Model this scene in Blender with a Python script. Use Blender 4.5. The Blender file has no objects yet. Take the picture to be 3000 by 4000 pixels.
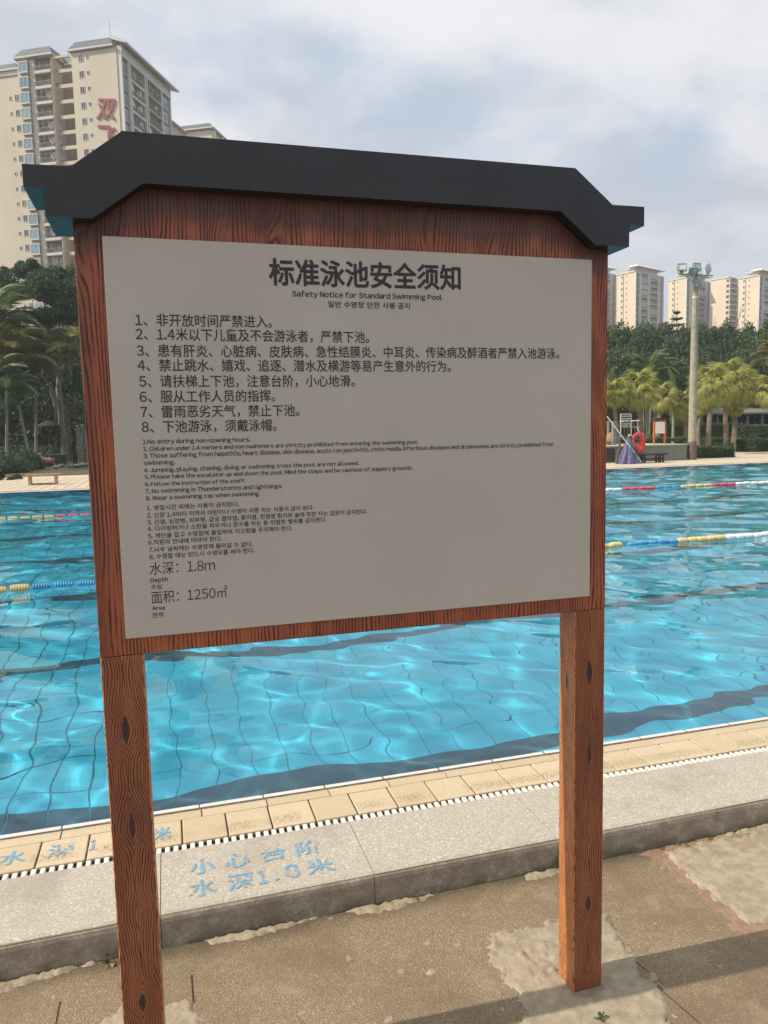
import bpy, math, random
import numpy as np
from mathutils import Matrix, Vector

sc = bpy.context.scene
COL = sc.collection
random.seed(7)
rng = np.random.RandomState(11)
PI = math.pi

# ------------------------------------------------------------------ camera
CAM = np.array([0.19187, -2.05144, 1.88077])
CR = np.array([0.959534, -0.280728, -0.022031])
CU = np.array([0.050365, 0.094118, 0.994286])
CF = np.array([0.277051, 0.955161, -0.104448])
cd = bpy.data.cameras.new('camera')
cam = bpy.data.objects.new('camera', cd)
COL.objects.link(cam)
sc.camera = cam
cam.matrix_world = Matrix(((CR[0], CU[0], -CF[0], CAM[0]), (CR[1], CU[1], -CF[1], CAM[1]),
                           (CR[2], CU[2], -CF[2], CAM[2]), (0, 0, 0, 1)))
cd.sensor_fit = 'HORIZONTAL'
cd.sensor_width = 36
cd.lens = 35.003
cd.clip_start = 0.05
cd.clip_end = 6000

# ------------------------------------------------------------------ sky and sun
SUN_EL = math.radians(42)
world = bpy.data.worlds.new('World')
sc.world = world
world.use_nodes = True
wn = world.node_tree
wn.nodes.clear()
wl = wn.links


def wnode(t, **kw):
    n = wn.nodes.new(t)
    for k, v in kw.items():
        setattr(n, k, v)
    return n


def wmath(op, a, b=None, clamp=False):
    n = wnode('ShaderNodeMath', operation=op, use_clamp=clamp)
    for i, v in enumerate((a, b)):
        if v is None:
            continue
        if isinstance(v, (int, float)):
            n.inputs[i].default_value = v
        else:
            wl.new(v, n.inputs[i])
    return n.outputs[0]


sky = wnode('ShaderNodeTexSky', sky_type='NISHITA')
sky.sun_disc = False
sky.sun_elevation = SUN_EL
sky.sun_rotation = math.radians(272.5)
sky.air_density = 1.0
sky.dust_density = 2.0
sky.ozone_density = 1.0
tc = wnode('ShaderNodeTexCoord')
sep = wnode('ShaderNodeSeparateXYZ')
wl.new(tc.outputs['Generated'], sep.inputs[0])
den = wmath('ADD', wmath('MAXIMUM', sep.outputs[2], 0.0), 0.22)
comb = wnode('ShaderNodeCombineXYZ')
wl.new(wmath('DIVIDE', sep.outputs[0], den), comb.inputs[0])
wl.new(wmath('DIVIDE', sep.outputs[1], den), comb.inputs[1])
comb.inputs[2].default_value = 1.7


def wnoise(scale, detail, rough, loc=0.0, dist=0.0):
    mp = wnode('ShaderNodeMapping')
    mp.inputs['Location'].default_value = (loc, loc * .37, 0)
    wl.new(comb.outputs[0], mp.inputs[0])
    n = wnode('ShaderNodeTexNoise')
    n.inputs['Scale'].default_value = scale
    n.inputs['Detail'].default_value = detail
    n.inputs['Roughness'].default_value = rough
    n.inputs['Distortion'].default_value = dist
    wl.new(mp.outputs[0], n.inputs['Vector'])
    return n.outputs['Fac']


def wramp(v, lo, hi):
    n = wnode('ShaderNodeMapRange', interpolation_type='SMOOTHSTEP')
    wl.new(v, n.inputs[0])
    n.inputs[1].default_value = lo
    n.inputs[2].default_value = hi
    return n.outputs[0]


CLOUD_LOC = 4.3
cover = wramp(wnoise(1.15, 7, .55, CLOUD_LOC, .25), .25, .48)
shade = wramp(wnoise(1.9, 6, .52, CLOUD_LOC + 3.1, .3), .38, .60)
near_sun = wramp(wmath('ADD', wmath('MULTIPLY', sep.outputs[0], -.72), wmath('MULTIPLY', sep.outputs[2], .67)), .30, 1.0)
cmix = wnode('ShaderNodeMixRGB')
cmix.inputs[1].default_value = (5.7, 6.15, 6.9, 1)
cmix.inputs[2].default_value = (9.0, 8.95, 9.2, 1)
wl.new(shade, cmix.inputs[0])
lowmix = wnode('ShaderNodeMixRGB')
lowmix.inputs[2].default_value = (4.9, 5.5, 6.6, 1)
wl.new(wmath('MULTIPLY', wmath('SUBTRACT', 1.0, wramp(sep.outputs[2], .02, .42)), .85), lowmix.inputs[0])
wl.new(cmix.outputs[0], lowmix.inputs[1])
glow = wnode('ShaderNodeMixRGB')
glow.inputs[2].default_value = (10.5, 10.0, 10.1, 1)
wl.new(near_sun, glow.inputs[0])
wl.new(lowmix.outputs[0], glow.inputs[1])
smix = wnode('ShaderNodeMixRGB')
wl.new(wmath('MULTIPLY', cover, .93), smix.inputs[0])
bright = wnode('ShaderNodeMixRGB', blend_type='MIX')
bright.inputs[0].default_value = .75
bright.inputs[2].default_value = (5.2, 6.6, 8.4, 1)
wl.new(sky.outputs[0], bright.inputs[1])
wl.new(bright.outputs[0], smix.inputs[1])
wl.new(glow.outputs[0], smix.inputs[2])
bg = wnode('ShaderNodeBackground')
bg.inputs[1].default_value = 0.1
wl.new(smix.outputs[0], bg.inputs[0])
wo = wnode('ShaderNodeOutputWorld')
wl.new(bg.outputs[0], wo.inputs[0])

sd = bpy.data.lights.new('sun', 'SUN')
sun = bpy.data.objects.new('sun', sd)
COL.objects.link(sun)
sd.energy = 4.9
sd.color = (1.0, .90, .74)
sd.angle = math.radians(.5)
sd.cycles.is_caustics_light = True      # sunlight refracts through the wavy water
SAZ = math.radians(-2.4)
sun_dir = Vector((math.cos(SUN_EL) * math.cos(SAZ), math.cos(SUN_EL) * math.sin(SAZ), -math.sin(SUN_EL)))
sun.rotation_euler = sun_dir.to_track_quat('-Z', 'Y').to_euler()

sc.view_settings.view_transform = 'Standard'
sc.view_settings.look = 'None'
sc.view_settings.exposure = 0.0
sc.view_settings.gamma = 1.0
sc.view_settings.use_curve_mapping = False
cy = sc.cycles
cy.use_denoising = True
cy.caustics_refractive = True
cy.caustics_reflective = False
cy.max_bounces = 10
cy.transmission_bounces = 6
cy.transparent_max_bounces = 24
cy.diffuse_bounces = 3
cy.glossy_bounces = 3
cy.sample_clamp_indirect = 6
cy.blur_glossy = .5


# ------------------------------------------------------------------ helpers
def ray(px, py):
    """direction through a point of the 3000 x 4000 photograph, used to work out real positions"""
    return (px - 1500) / 2916.92 * CR - (py - 2000) / 2916.92 * CU + CF


def at(px, py, Y):
    d = ray(px, py)
    return CAM + (Y - CAM[1]) / d[1] * d


def ground(px, py, z=0.0):
    d = ray(px, py)
    return CAM + (z - CAM[2]) / d[2] * d


def tag(o, label=None, cat=None, group=None, kind=None):
    if label: o['label'] = label
    if cat: o['category'] = cat
    if group: o['group'] = group
    if kind: o['kind'] = kind
    return o


def empty(name, loc=(0, 0, 0), rz=0.0):
    o = bpy.data.objects.new(name, None)
    o.empty_display_size = .2
    COL.objects.link(o)
    o.location = loc
    o.rotation_euler = (0, 0, rz)
    return o


def link(name, me, parent=None, loc=None, rot=None, scale=None):
    o = bpy.data.objects.new(name, me)
    COL.objects.link(o)
    if parent is not None: o.parent = parent
    if loc is not None: o.location = loc
    if rot is not None: o.rotation_euler = rot
    if scale is not None: o.scale = scale
    return o


def mesh_np(name, V, F, mat=None, smooth=False):
    """fast mesh from arrays; F is (n, k) with constant k"""
    V = np.asarray(V, np.float32).reshape(-1, 3)
    F = np.asarray(F, np.int32)
    me = bpy.data.meshes.new(name)
    me.vertices.add(len(V))
    me.vertices.foreach_set('co', V.ravel())
    n, k = F.shape
    me.loops.add(n * k)
    me.loops.foreach_set('vertex_index', F.ravel())
    me.polygons.add(n)
    me.polygons.foreach_set('loop_start', np.arange(0, n * k, k, dtype=np.int32))
    if smooth:
        me.polygons.foreach_set('use_smooth', np.ones(n, bool))
    me.update(calc_edges=True)
    if mat: me.materials.append(mat)
    return me


class MB:
    """collects shapes into ONE mesh"""
    def __init__(s):
        s.v = []; s.f = []; s.sm = []; s.mi = []

    def add(s, V, F, smooth=False, mi=0):
        b = len(s.v)
        s.v += [tuple(map(float, p)) for p in V]
        s.f += [tuple(b + i for i in q) for q in F]
        s.sm += [smooth] * len(F); s.mi += [mi] * len(F)
        return s

    def box(s, a, b, mi=0):
        x0, y0, z0 = a; x1, y1, z1 = b
        V = [(x0, y0, z0), (x1, y0, z0), (x1, y1, z0), (x0, y1, z0), (x0, y0, z1), (x1, y0, z1), (x1, y1, z1), (x0, y1, z1)]
        return s.add(V, [(0, 3, 2, 1), (4, 5, 6, 7), (0, 1, 5, 4), (1, 2, 6, 5), (2, 3, 7, 6), (3, 0, 4, 7)], mi=mi)

    def bbox(s, a, b, r):
        """box with chamfered vertical and top edges"""
        x0, y0, z0 = a; x1, y1, z1 = b
        def ring(i, z): return [(x0 + i + r, y0 + i, z), (x1 - i - r, y0 + i, z), (x1 - i, y0 + i + r, z), (x1 - i, y1 - i - r, z),
                                (x1 - i - r, y1 - i, z), (x0 + i + r, y1 - i, z), (x0 + i, y1 - i - r, z), (x0 + i, y0 + i + r, z)]
        R = [ring(0, z0), ring(0, z1 - r), ring(r * .35, z1 - r * .3), ring(r, z1)]
        V = [p for q in R for p in q]
        F = [tuple(range(7, -1, -1)), tuple(range(24, 32))]
        for k in range(3):
            for i in range(8):
                j = (i + 1) % 8
                F.append((k * 8 + i, k * 8 + j, k * 8 + 8 + j, k * 8 + 8 + i))
        return s.add(V, F)

    def prism(s, pts, y0, y1, axis='y'):
        """outline (x,z) pushed from y0 to y1, or (x,y) from z0 to z1"""
        n = len(pts)
        if axis == 'y':
            V = [(x, y0, z) for x, z in pts] + [(x, y1, z) for x, z in pts]
        elif axis == 'x':
            V = [(y0, a, z) for a, z in pts] + [(y1, a, z) for a, z in pts]
        else:
            V = [(x, y, y0) for x, y in pts] + [(x, y, y1) for x, y in pts]
        F = [tuple(range(n)), tuple(range(2 * n - 1, n - 1, -1))]
        for i in range(n):
            j = (i + 1) % n
            F.append((i, i + n, j + n, j))
        return s.add(V, F)

    def tube(s, P, R, n=8, cap=True, smooth=True):
        P = [Vector(p) for p in P]
        if isinstance(R, (int, float)): R = [R] * len(P)
        V = []; F = []
        up = Vector((.13, .31, 1)).normalized()
        for i, p in enumerate(P):
            t = (P[min(i + 1, len(P) - 1)] - P[max(i - 1, 0)])
            t = t.normalized() if t.length > 1e-9 else Vector((0, 0, 1))
            a = t.cross(up)
            if a.length < .1: a = t.cross(Vector((1, 0, 0)))
            a.normalize(); b = t.cross(a)
            for k in range(n):
                w = 2 * PI * k / n
                V.append(p + (a * math.cos(w) + b * math.sin(w)) * R[i])
        for i in range(len(P) - 1):
            for k in range(n):
                j = (k + 1) % n
                F.append((i * n + k, i * n + j, (i + 1) * n + j, (i + 1) * n + k))
        s.add(V, F, smooth)
        if cap:
            m = len(P) - 1
            s.add([V[k] for k in range(n)], [tuple(range(n))])
            s.add([V[m * n + k] for k in range(n)], [tuple(range(n - 1, -1, -1))])
        return s

    def lathe(s, prof, n=12, axis='z', c=(0, 0, 0), smooth=True):
        V = []; F = []
        for r, h in prof:
            for k in range(n):
                w = 2 * PI * k / n
                if axis == 'z': V.append((c[0] + r * math.cos(w), c[1] + r * math.sin(w), c[2] + h))
                elif axis == 'x': V.append((c[0] + h, c[1] + r * math.cos(w), c[2] + r * math.sin(w)))
                else: V.append((c[0] + r * math.cos(w), c[1] + h, c[2] + r * math.sin(w)))
        for i in range(len(prof) - 1):
            for k in range(n):
                j = (k + 1) % n
                F.append((i * n + k, i * n + j, (i + 1) * n + j, (i + 1) * n + k))
        return s.add(V, F, smooth)

    def build(s, name, mat=None, parent=None, loc=None, rot=None):
        me = s.mesh(name, mat)
        return link(name, me, parent, loc, rot)

    def mesh(s, name, mat=None):
        me = bpy.data.meshes.new(name)
        me.from_pydata(s.v, [], s.f)
        me.polygons.foreach_set('use_smooth', s.sm)
        if any(s.mi): me.polygons.foreach_set('material_index', s.mi)
        if mat is not None:
            for m in (mat if isinstance(mat, (list, tuple)) else [mat]): me.materials.append(m)
        me.update()
        return me


# ------------------------------------------------------------------ node-material helpers
class M:
    def __init__(s, name, rough=.6, metallic=0.0, spec=.5):
        s.mat = bpy.data.materials.new(name)
        s.mat.use_nodes = True
        s.nt = s.mat.node_tree
        s.b = s.nt.nodes['Principled BSDF']
        s.out = s.nt.nodes['Material Output']
        s.b.inputs['Roughness'].default_value = rough
        s.b.inputs['Metallic'].default_value = metallic
        s.b.inputs['Specular IOR Level'].default_value = spec
        s._pos = None

    def node(s, t, **kw):
        n = s.nt.nodes.new(t)
        for k, v in kw.items(): setattr(n, k, v)
        return n

    def put(s, v, sock):
        if v is None: return
        if hasattr(v, 'is_linked') or isinstance(v, bpy.types.NodeSocket): s.nt.links.new(v, sock)
        else:
            if sock.type == 'RGBA' and len(v) == 3: v = (*v, 1)
            sock.default_value = v

    def math(s, op, a, b=None, c=None, clamp=False):
        n = s.node('ShaderNodeMath', operation=op, use_clamp=clamp)
        for i, v in enumerate((a, b, c)): s.put(v, n.inputs[i]) if v is not None else None
        return n.outputs[0]

    def obj(s):
        if s._pos is None: s._pos = s.node('ShaderNodeTexCoord').outputs['Object']
        return s._pos

    def world(s):
        return s.node('ShaderNodeNewGeometry').outputs['Position']

    def xyz(s, v):
        n = s.node('ShaderNodeSeparateXYZ'); s.put(v, n.inputs[0]); return n.outputs

    def cxyz(s, x, y, z):
        n = s.node('ShaderNodeCombineXYZ')
        for i, v in enumerate((x, y, z)): s.put(v, n.inputs[i])
        return n.outputs[0]

    def mapv(s, v, scale=(1, 1, 1), loc=(0, 0, 0)):
        n = s.node('ShaderNodeMapping'); s.put(v, n.inputs[0])
        n.inputs['Scale'].default_value = scale; n.inputs['Location'].default_value = loc
        return n.outputs[0]

    def noise(s, v, scale, detail=3, rough=.5, dist=0.0, col=False):
        n = s.node('ShaderNodeTexNoise'); s.put(v, n.inputs['Vector'])
        n.inputs['Scale'].default_value = scale; n.inputs['Detail'].default_value = detail
        n.inputs['Roughness'].default_value = rough; n.inputs['Distortion'].default_value = dist
        return n.outputs['Color' if col else 'Fac']

    def voronoi(s, v, scale, feature='F1', out='Distance', rnd=1.0):
        n = s.node('ShaderNodeTexVoronoi', feature=feature); s.put(v, n.inputs['Vector'])
        n.inputs['Scale'].default_value = scale; n.inputs['Randomness'].default_value = rnd
        return n.outputs[out]

    def ramp(s, v, lo, hi, a=0.0, b=1.0, smooth=True):
        n = s.node('ShaderNodeMapRange', interpolation_type='SMOOTHSTEP' if smooth else 'LINEAR')
        s.put(v, n.inputs[0])
        for i, q in enumerate((lo, hi, a, b)): n.inputs[i + 1].default_value = q
        return n.outputs[0]

    def mix(s, f, a, b, mode='MIX'):
        n = s.node('ShaderNodeMixRGB', blend_type=mode)
        s.put(f, n.inputs[0]); s.put(a, n.inputs[1]); s.put(b, n.inputs[2])
        return n.outputs[0]

    def color(s, v): s.put(v, s.b.inputs['Base Color']); return s
    def rough(s, v): s.put(v, s.b.inputs['Roughness']); return s

    def bump(s, h, strength=.5, dist=.01):
        n = s.node('ShaderNodeBump'); s.put(h, n.inputs['Height'])
        n.inputs['Strength'].default_value = strength; n.inputs['Distance'].default_value = dist
        s.nt.links.new(n.outputs[0], s.b.inputs['Normal']); return s


def plain(name, col, rough=.6, metallic=0.0, var=.12, scale=6.0, spec=.5, bump=0.0):
    m = M(name, rough, metallic, spec)
    n = m.noise(m.obj(), scale, 5, .6)
    lo = tuple(c * (1 - var) for c in col); hi = tuple(min(1, c * (1 + var)) for c in col)
    m.color(m.mix(m.ramp(n, .3, .7), lo, hi))
    if bump: m.bump(m.noise(m.obj(), scale * 12, 4, .6), .4, bump)
    return m.mat


# ------------------------------------------------------------------ materials
def granite(name, base, dark, light):
    m = M(name, .75)
    p = m.world()
    n1 = m.noise(p, 260, 3, .7)
    n2 = m.noise(p, 95, 3, .6)
    big = m.noise(p, 2.3, 5, .6)
    c = m.mix(m.ramp(n1, .33, .60), dark, base)
    c = m.mix(m.ramp(n2, .5, .66), c, light)
    c = m.mix(m.math('MULTIPLY', m.ramp(m.noise(p, 190, 2, .5), .56, .62), .55), c, (.16, .14, .115))
    c = m.mix(m.ramp(big, .35, .75, 0, .45), c, tuple(x * .72 for x in base))
    st = m.math('MULTIPLY', m.ramp(m.noise(p, 2.6, 7, .7), .50, .68), .45)
    c = m.mix(st, c, (.26, .22, .17))
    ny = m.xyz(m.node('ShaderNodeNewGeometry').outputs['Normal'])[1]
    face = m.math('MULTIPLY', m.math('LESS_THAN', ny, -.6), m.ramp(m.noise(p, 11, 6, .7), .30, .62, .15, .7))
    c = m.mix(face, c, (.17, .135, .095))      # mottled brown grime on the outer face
    # algae and dirt low on the outer face
    z = m.xyz(p)[2]
    low = m.math('MULTIPLY', m.ramp(z, .002, .07, 1, 0), m.ramp(m.noise(p, 7, 5, .6), .38, .62))
    c = m.mix(m.math('MULTIPLY', low, .75), c, (.075, .07, .045))
    m.color(c)
    m.bump(m.math('ADD', m.noise(p, 180, 4, .7), m.math('MULTIPLY', m.noise(p, 40, 3, .6), .5)), .5, .0025)
    return m.mat


def aggregate():
    m = M('washed_aggregate', .8)
    p = m.world()
    v = m.node('ShaderNodeTexVoronoi', feature='F1'); m.put(p, v.inputs['Vector']); v.inputs['Scale'].default_value = 250
    cell = m.xyz(v.outputs['Color'])
    d = v.outputs['Distance']
    base = m.mix(cell[0], (.26, .19, .11), (.36, .272, .165))
    base = m.mix(m.math('MULTIPLY', m.math('GREATER_THAN', cell[1], .90), .75), base, (.58, .49, .34))
    base = m.mix(m.math('MULTIPLY', m.math('GREATER_THAN', cell[2], .82), .6), base, (.13, .095, .06))
    base = m.mix(m.ramp(d, .35, .6, 0, .7), base, (.17, .125, .075))
    big = m.noise(p, 1.7, 6, .62)
    base = m.mix(m.ramp(big, .42, .64, 0, .6), base, (.15, .11, .065))
    base = m.mix(m.ramp(m.noise(p, 4.5, 6, .7), .52, .70, 0, .35), base, (.42, .345, .23))
    x, y, z = m.xyz(p)
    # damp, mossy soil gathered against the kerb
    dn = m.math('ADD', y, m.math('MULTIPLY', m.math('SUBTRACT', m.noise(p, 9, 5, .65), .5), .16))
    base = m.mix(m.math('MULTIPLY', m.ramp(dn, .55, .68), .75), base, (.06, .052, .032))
    w = m.math('GREATER_THAN', m.noise(p, 16, 2, .4), .735)
    base = m.mix(m.math('MULTIPLY', w, .35), base, (.5, .45, .40))
    m.color(base)
    m.bump(m.math('ADD', m.math('MULTIPLY', m.math('SUBTRACT', 1.0, d), .8), m.noise(p, 30, 4, .6)), .7, .004)
    return m.mat


def wood_metal(name, mode, mid=.0535):
    """painted sheet metal printed and embossed with orange-red wood grain; mode 'post' or 'board'"""
    m = M(name, .46)
    o = m.obj()
    X, Y, Z = m.xyz(o)
    nrm = m.xyz(m.node('ShaderNodeNewGeometry').outputs['Normal'])
    if mode == 'post':
        side = m.math('GREATER_THAN', m.math('ABSOLUTE', nrm[0]), .6)
        u = m.math('ADD', m.math('MULTIPLY', m.math('SUBTRACT', X, mid), m.math('SUBTRACT', 1.0, side)),
                   m.math('MULTIPLY', m.math('SUBTRACT', Y, .05), side))
        zz = m.math('ADD', Z, m.math('MULTIPLY', side, .31))
        seed = m.cxyz(m.math('MULTIPLY', side, 3.0), 0.0, m.math('MULTIPLY', zz, 2.2))
        u = m.math('ADD', u, m.math('MULTIPLY', m.math('SUBTRACT', m.noise(seed, 1.6, 2, .5), .5), .02))
        zw = m.math('ADD', zz, m.math('MULTIPLY', m.noise(seed, 2.3, 1, .5), .22))
        t = m.math('SUBTRACT', m.math('FRACT', m.math('DIVIDE', zw, .27)), .5)
        cell = m.math('FLOOR', m.math('DIVIDE', zw, .27))
        kn = m.math('ADD', m.math('MULTIPLY', m.math('FRACT', m.math('MULTIPLY', m.math('SINE', m.math('ADD', m.math('MULTIPLY', cell, 12.98), m.math('MULTIPLY', side, 4.1))), 437.5)), .75), .38)
        t2 = m.math('POWER', m.math('ABSOLUTE', m.math('MULTIPLY', t, 3.7)), 2.0)
        g = m.math('POWER', 2.718, m.math('MULTIPLY', t2, -1.0))
        rag = m.math('MULTIPLY', m.math('SUBTRACT', m.noise(m.mapv(o, (60, 60, 14)), 1.0, 4, .7), .5), .0022)
        au = m.math('ABSOLUTE', m.math('ADD', u, rag))
        phi = m.math('SUBTRACT', m.math('DIVIDE', au, .0070), m.math('MULTIPLY', m.math('MULTIPLY', g, kn), 3.9))
        phi = m.math('ADD', phi, m.math('MULTIPLY', m.noise(m.cxyz(m.math('MULTIPLY', u, 20.0), 0.0, m.math('MULTIPLY', zz, 4.5)), 1.0, 3, .6), 3.0))
        fr = m.math('FRACT', phi)
        amp = m.ramp(m.noise(m.cxyz(m.math('MULTIPLY', u, 60.0), 2.0, m.math('MULTIPLY', zz, 9.0)), 1.0, 2, .5), .3, .6)
        line = m.math('MULTIPLY', m.ramp(m.math('ABSOLUTE', m.math('SUBTRACT', fr, .5)), .13, .24, 1, 0), m.math('ADD', m.math('MULTIPLY', amp, .5), .5))
        core = m.ramp(phi, -1.75, -1.5, 1, 0)
    else:
        q = m.cxyz(X, 0.0, Z)
        wx = m.math('ADD', X, m.math('MULTIPLY', m.math('SUBTRACT', m.noise(m.mapv(q, (5, 1, 1.6)), 1.0, 2, .5), .5), .07))
        v = m.node('ShaderNodeTexVoronoi', feature='SMOOTH_F1')
        m.put(m.mapv(q, (9.5, 1, 2.6), (2.35, 0, .37)), v.inputs['Vector'])
        v.inputs['Scale'].default_value = 1.0
        v.inputs['Smoothness'].default_value = .25
        g = m.math('POWER', 2.718, m.math('MULTIPLY', m.math('POWER', v.outputs['Distance'], 2.0), -13.0))
        rag = m.math('MULTIPLY', m.math('SUBTRACT', m.noise(m.mapv(o, (60, 60, 16)), 1.0, 4, .7), .5), .55)
        phi = m.math('ADD', m.math('ADD', m.math('DIVIDE', wx, .0105), m.math('MULTIPLY', g, 4.6)), rag)
        fr = m.math('FRACT', phi)
        amp = m.ramp(m.noise(m.mapv(q, (26, 1, 5)), 1.0, 3, .6), .34, .56)
        line = m.math('MULTIPLY', m.ramp(m.math('ABSOLUTE', m.math('SUBTRACT', fr, .5)), .10, .26, 1, 0), amp)
        core = m.math('MAXIMUM', m.ramp(g, .80, .90), m.ramp(m.noise(m.mapv(q, (15, 1, 2.5), (3, 0, 1)), 1.0, 3, .6), .70, .78, 0, .75))
    tone = m.noise(m.mapv(o, (9, 9, 2.0)), 1.0, 4, .55)
    base = m.mix(m.ramp(tone, .3, .7), (.275, .070, .032), (.385, .112, .045)) if mode == 'board' else m.mix(m.ramp(tone, .3, .7), (.265, .080, .036), (.37, .128, .052))
    base = m.mix(m.ramp(m.noise(o, 3.1, 4, .6), .45, .7, 0, .4), base, (.24, .075, .045))
    if mode == 'post':     # sunlight on the side faces, painted in as a brighter orange
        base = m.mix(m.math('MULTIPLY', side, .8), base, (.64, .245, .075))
    c = m.mix(m.math('MULTIPLY', line, .93), base, (.030, .016, .016))
    c = m.mix(m.math('MULTIPLY', core, .9), c, (.022, .018, .022))
    c = m.mix(m.math('MULTIPLY', m.ramp(m.noise(m.mapv(o, (11, 11, 4), (1, 2, 3)), 1.0, 6, .7), .54, .68), .45), c, (.075, .030, .022))
    c = m.mix(m.math('MULTIPLY', m.ramp(m.noise(m.mapv(o, (70, 70, 45), (5, 2, 1)), 1.0, 3, .7), .70, .76), .5), c, (.42, .26, .18))
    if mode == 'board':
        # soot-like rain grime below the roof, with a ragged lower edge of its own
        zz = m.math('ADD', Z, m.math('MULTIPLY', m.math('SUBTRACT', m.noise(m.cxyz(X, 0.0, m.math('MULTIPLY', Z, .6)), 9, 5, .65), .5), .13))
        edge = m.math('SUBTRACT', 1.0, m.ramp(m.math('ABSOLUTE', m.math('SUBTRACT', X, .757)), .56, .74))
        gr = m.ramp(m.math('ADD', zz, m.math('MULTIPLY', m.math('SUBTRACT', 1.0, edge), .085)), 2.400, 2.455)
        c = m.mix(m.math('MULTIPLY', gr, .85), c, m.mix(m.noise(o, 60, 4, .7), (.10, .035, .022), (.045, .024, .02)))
        left = m.math('MULTIPLY', m.ramp(m.math('ADD', X, m.math('MULTIPLY', m.noise(m.mapv(o, (3, 1, 2)), 1, 3, .6), .02)), .022, .045, 1, 0), .35)
        c = m.mix(left, c, (.05, .02, .018))
    m.color(c)
    m.rough(m.math('ADD', m.math('MULTIPLY', line, .25), m.ramp(m.noise(o, 14, 4, .6), .3, .7, .36, .52)))
    m.bump(m.math('MULTIPLY', m.math('ADD', line, m.math('MULTIPLY', m.noise(o, 420, 2, .6), .12)), -1.0), .8, .0011)
    return m.mat


def panel_mat():
    m = M('sign_panel_enamel', .38)
    o = m.obj()
    c = m.mix(m.ramp(m.noise(o, 2.0, 5, .6), .3, .7), (.46, .435, .388), (.50, .474, .424))
    v = m.noise(o, 75, 2, .4)
    c = m.mix(m.math('MULTIPLY', m.math('GREATER_THAN', v, .80), .6), c, (.15, .13, .11))
    c = m.mix(m.ramp(m.noise(m.mapv(o, (5, 1, 9), (3, 0, 2)), 1.0, 3, .5), .62, .78, 0, .12), c, (.5, .48, .44))
    m.color(c)
    m.bump(m.noise(o, 900, 2, .6), .12, .0006)
    return m.mat


def roof_mat():
    m = M('slate_grey_paint', .42)
    o = m.obj()
    c = m.mix(m.ramp(m.noise(o, 3, 5, .6), .3, .7), (.015, .016, .021), (.022, .024, .030))
    c = m.mix(m.ramp(m.noise(m.mapv(o, (3, 1, 14)), 1.0, 5, .7), .5, .75, 0, .6), c, (.040, .038, .040))
    c = m.mix(m.math('MULTIPLY', m.math('GREATER_THAN', m.noise(o, 55, 3, .5), .76), .3), c, (.16, .16, .17))
    m.color(c)
    m.bump(m.noise(o, 700, 3, .7), .3, .0008)
    return m.mat


def tile_mat(name, a, b, stain=True):
    m = M(name, .5)
    p = m.world()
    rnd = m.node('ShaderNodeObjectInfo').outputs['Random']
    c = m.mix(rnd, a, b)
    c = m.mix(m.ramp(m.noise(p, 55, 4, .6), .35, .7, 0, .35), c, tuple(x * .8 for x in a))
    if stain:
        # dark scuffed dirt that collects in the outer half of each handhold tile
        y = m.xyz(p)[1]
        band = m.math('MULTIPLY', m.ramp(y, 1.165, 1.20), m.ramp(y, 1.235, 1.275, 1, 0))
        nz = m.ramp(m.noise(m.mapv(p, (130, 60, 1)), 1.0, 4, .7), .42, .62)
        md = m.ramp(m.noise(m.mapv(p, (5.2, 1, 1)), 1.0, 1, .5), .34, .55)
        c = m.mix(m.math('MULTIPLY', m.math('MULTIPLY', band, nz), m.math('MULTIPLY', md, .62)), c, (.17, .11, .055))
    m.color(c)
    m.bump(m.noise(m.mapv(p, (60, 240, 60)), 1.0, 4, .6), .35, .0012)
    return m.mat


def water_mat():
    m = bpy.data.materials.new('pool_water'); m.use_nodes = True
    nt = m.node_tree; nt.nodes.clear()
    out = nt.nodes.new('ShaderNodeOutputMaterial')
    g = nt.nodes.new('ShaderNodeBsdfGlass')
    g.inputs['IOR'].default_value = 1.333
    g.inputs['Roughness'].default_value = 0.0
    g.inputs['Color'].default_value = (.93, .985, 1, 1)
    nt.links.new(g.outputs[0], out.inputs[0])
    return m


def leaf_mat(name, a, b, c3=None, trans=.35):
    m = M(name, .5)
    p = m.obj()
    rnd = m.node('ShaderNodeObjectInfo').outputs['Random']
    geo = m.node('ShaderNodeNewGeometry')
    f = m.math('ADD', m.math('MULTIPLY', geo.outputs['Random Per Island'], .6), m.math('MULTIPLY', m.noise(p, .9, 3, .6), .6))
    c = m.mix(m.ramp(f, .25, .95), a, b)
    if c3: c = m.mix(m.math('MULTIPLY', m.ramp(geo.outputs['Random Per Island'], .80, .95), .8), c, c3)
    c = m.mix(m.math('MULTIPLY', rnd, .22), c, tuple(x * .55 for x in a))
    m.color(c)
    tr = m.node('ShaderNodeBsdfTranslucent'); m.put(c, tr.inputs[0])
    mx = m.node('ShaderNodeMixShader'); mx.inputs[0].default_value = trans
    m.nt.links.new(m.b.outputs[0], mx.inputs[1]); m.nt.links.new(tr.outputs[0], mx.inputs[2])
    m.nt.links.new(mx.outputs[0], m.out.inputs[0])
    return m.mat


def stencil_mat():
    m = M('worn_blue_stencil_paint', .6)
    p = m.world()
    m.color(m.mix(m.noise(p, 60, 3, .6), (.16, .36, .55), (.30, .50, .66)))
    k = m.math('ADD', m.math('MULTIPLY', m.noise(p, 130, 4, .7), .55), m.math('MULTIPLY', m.noise(p, 17, 3, .6), .5))
    a = m.ramp(k, .455, .57, 0, .75)
    m.put(a, m.b.inputs['Alpha'])
    return m.mat


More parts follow.
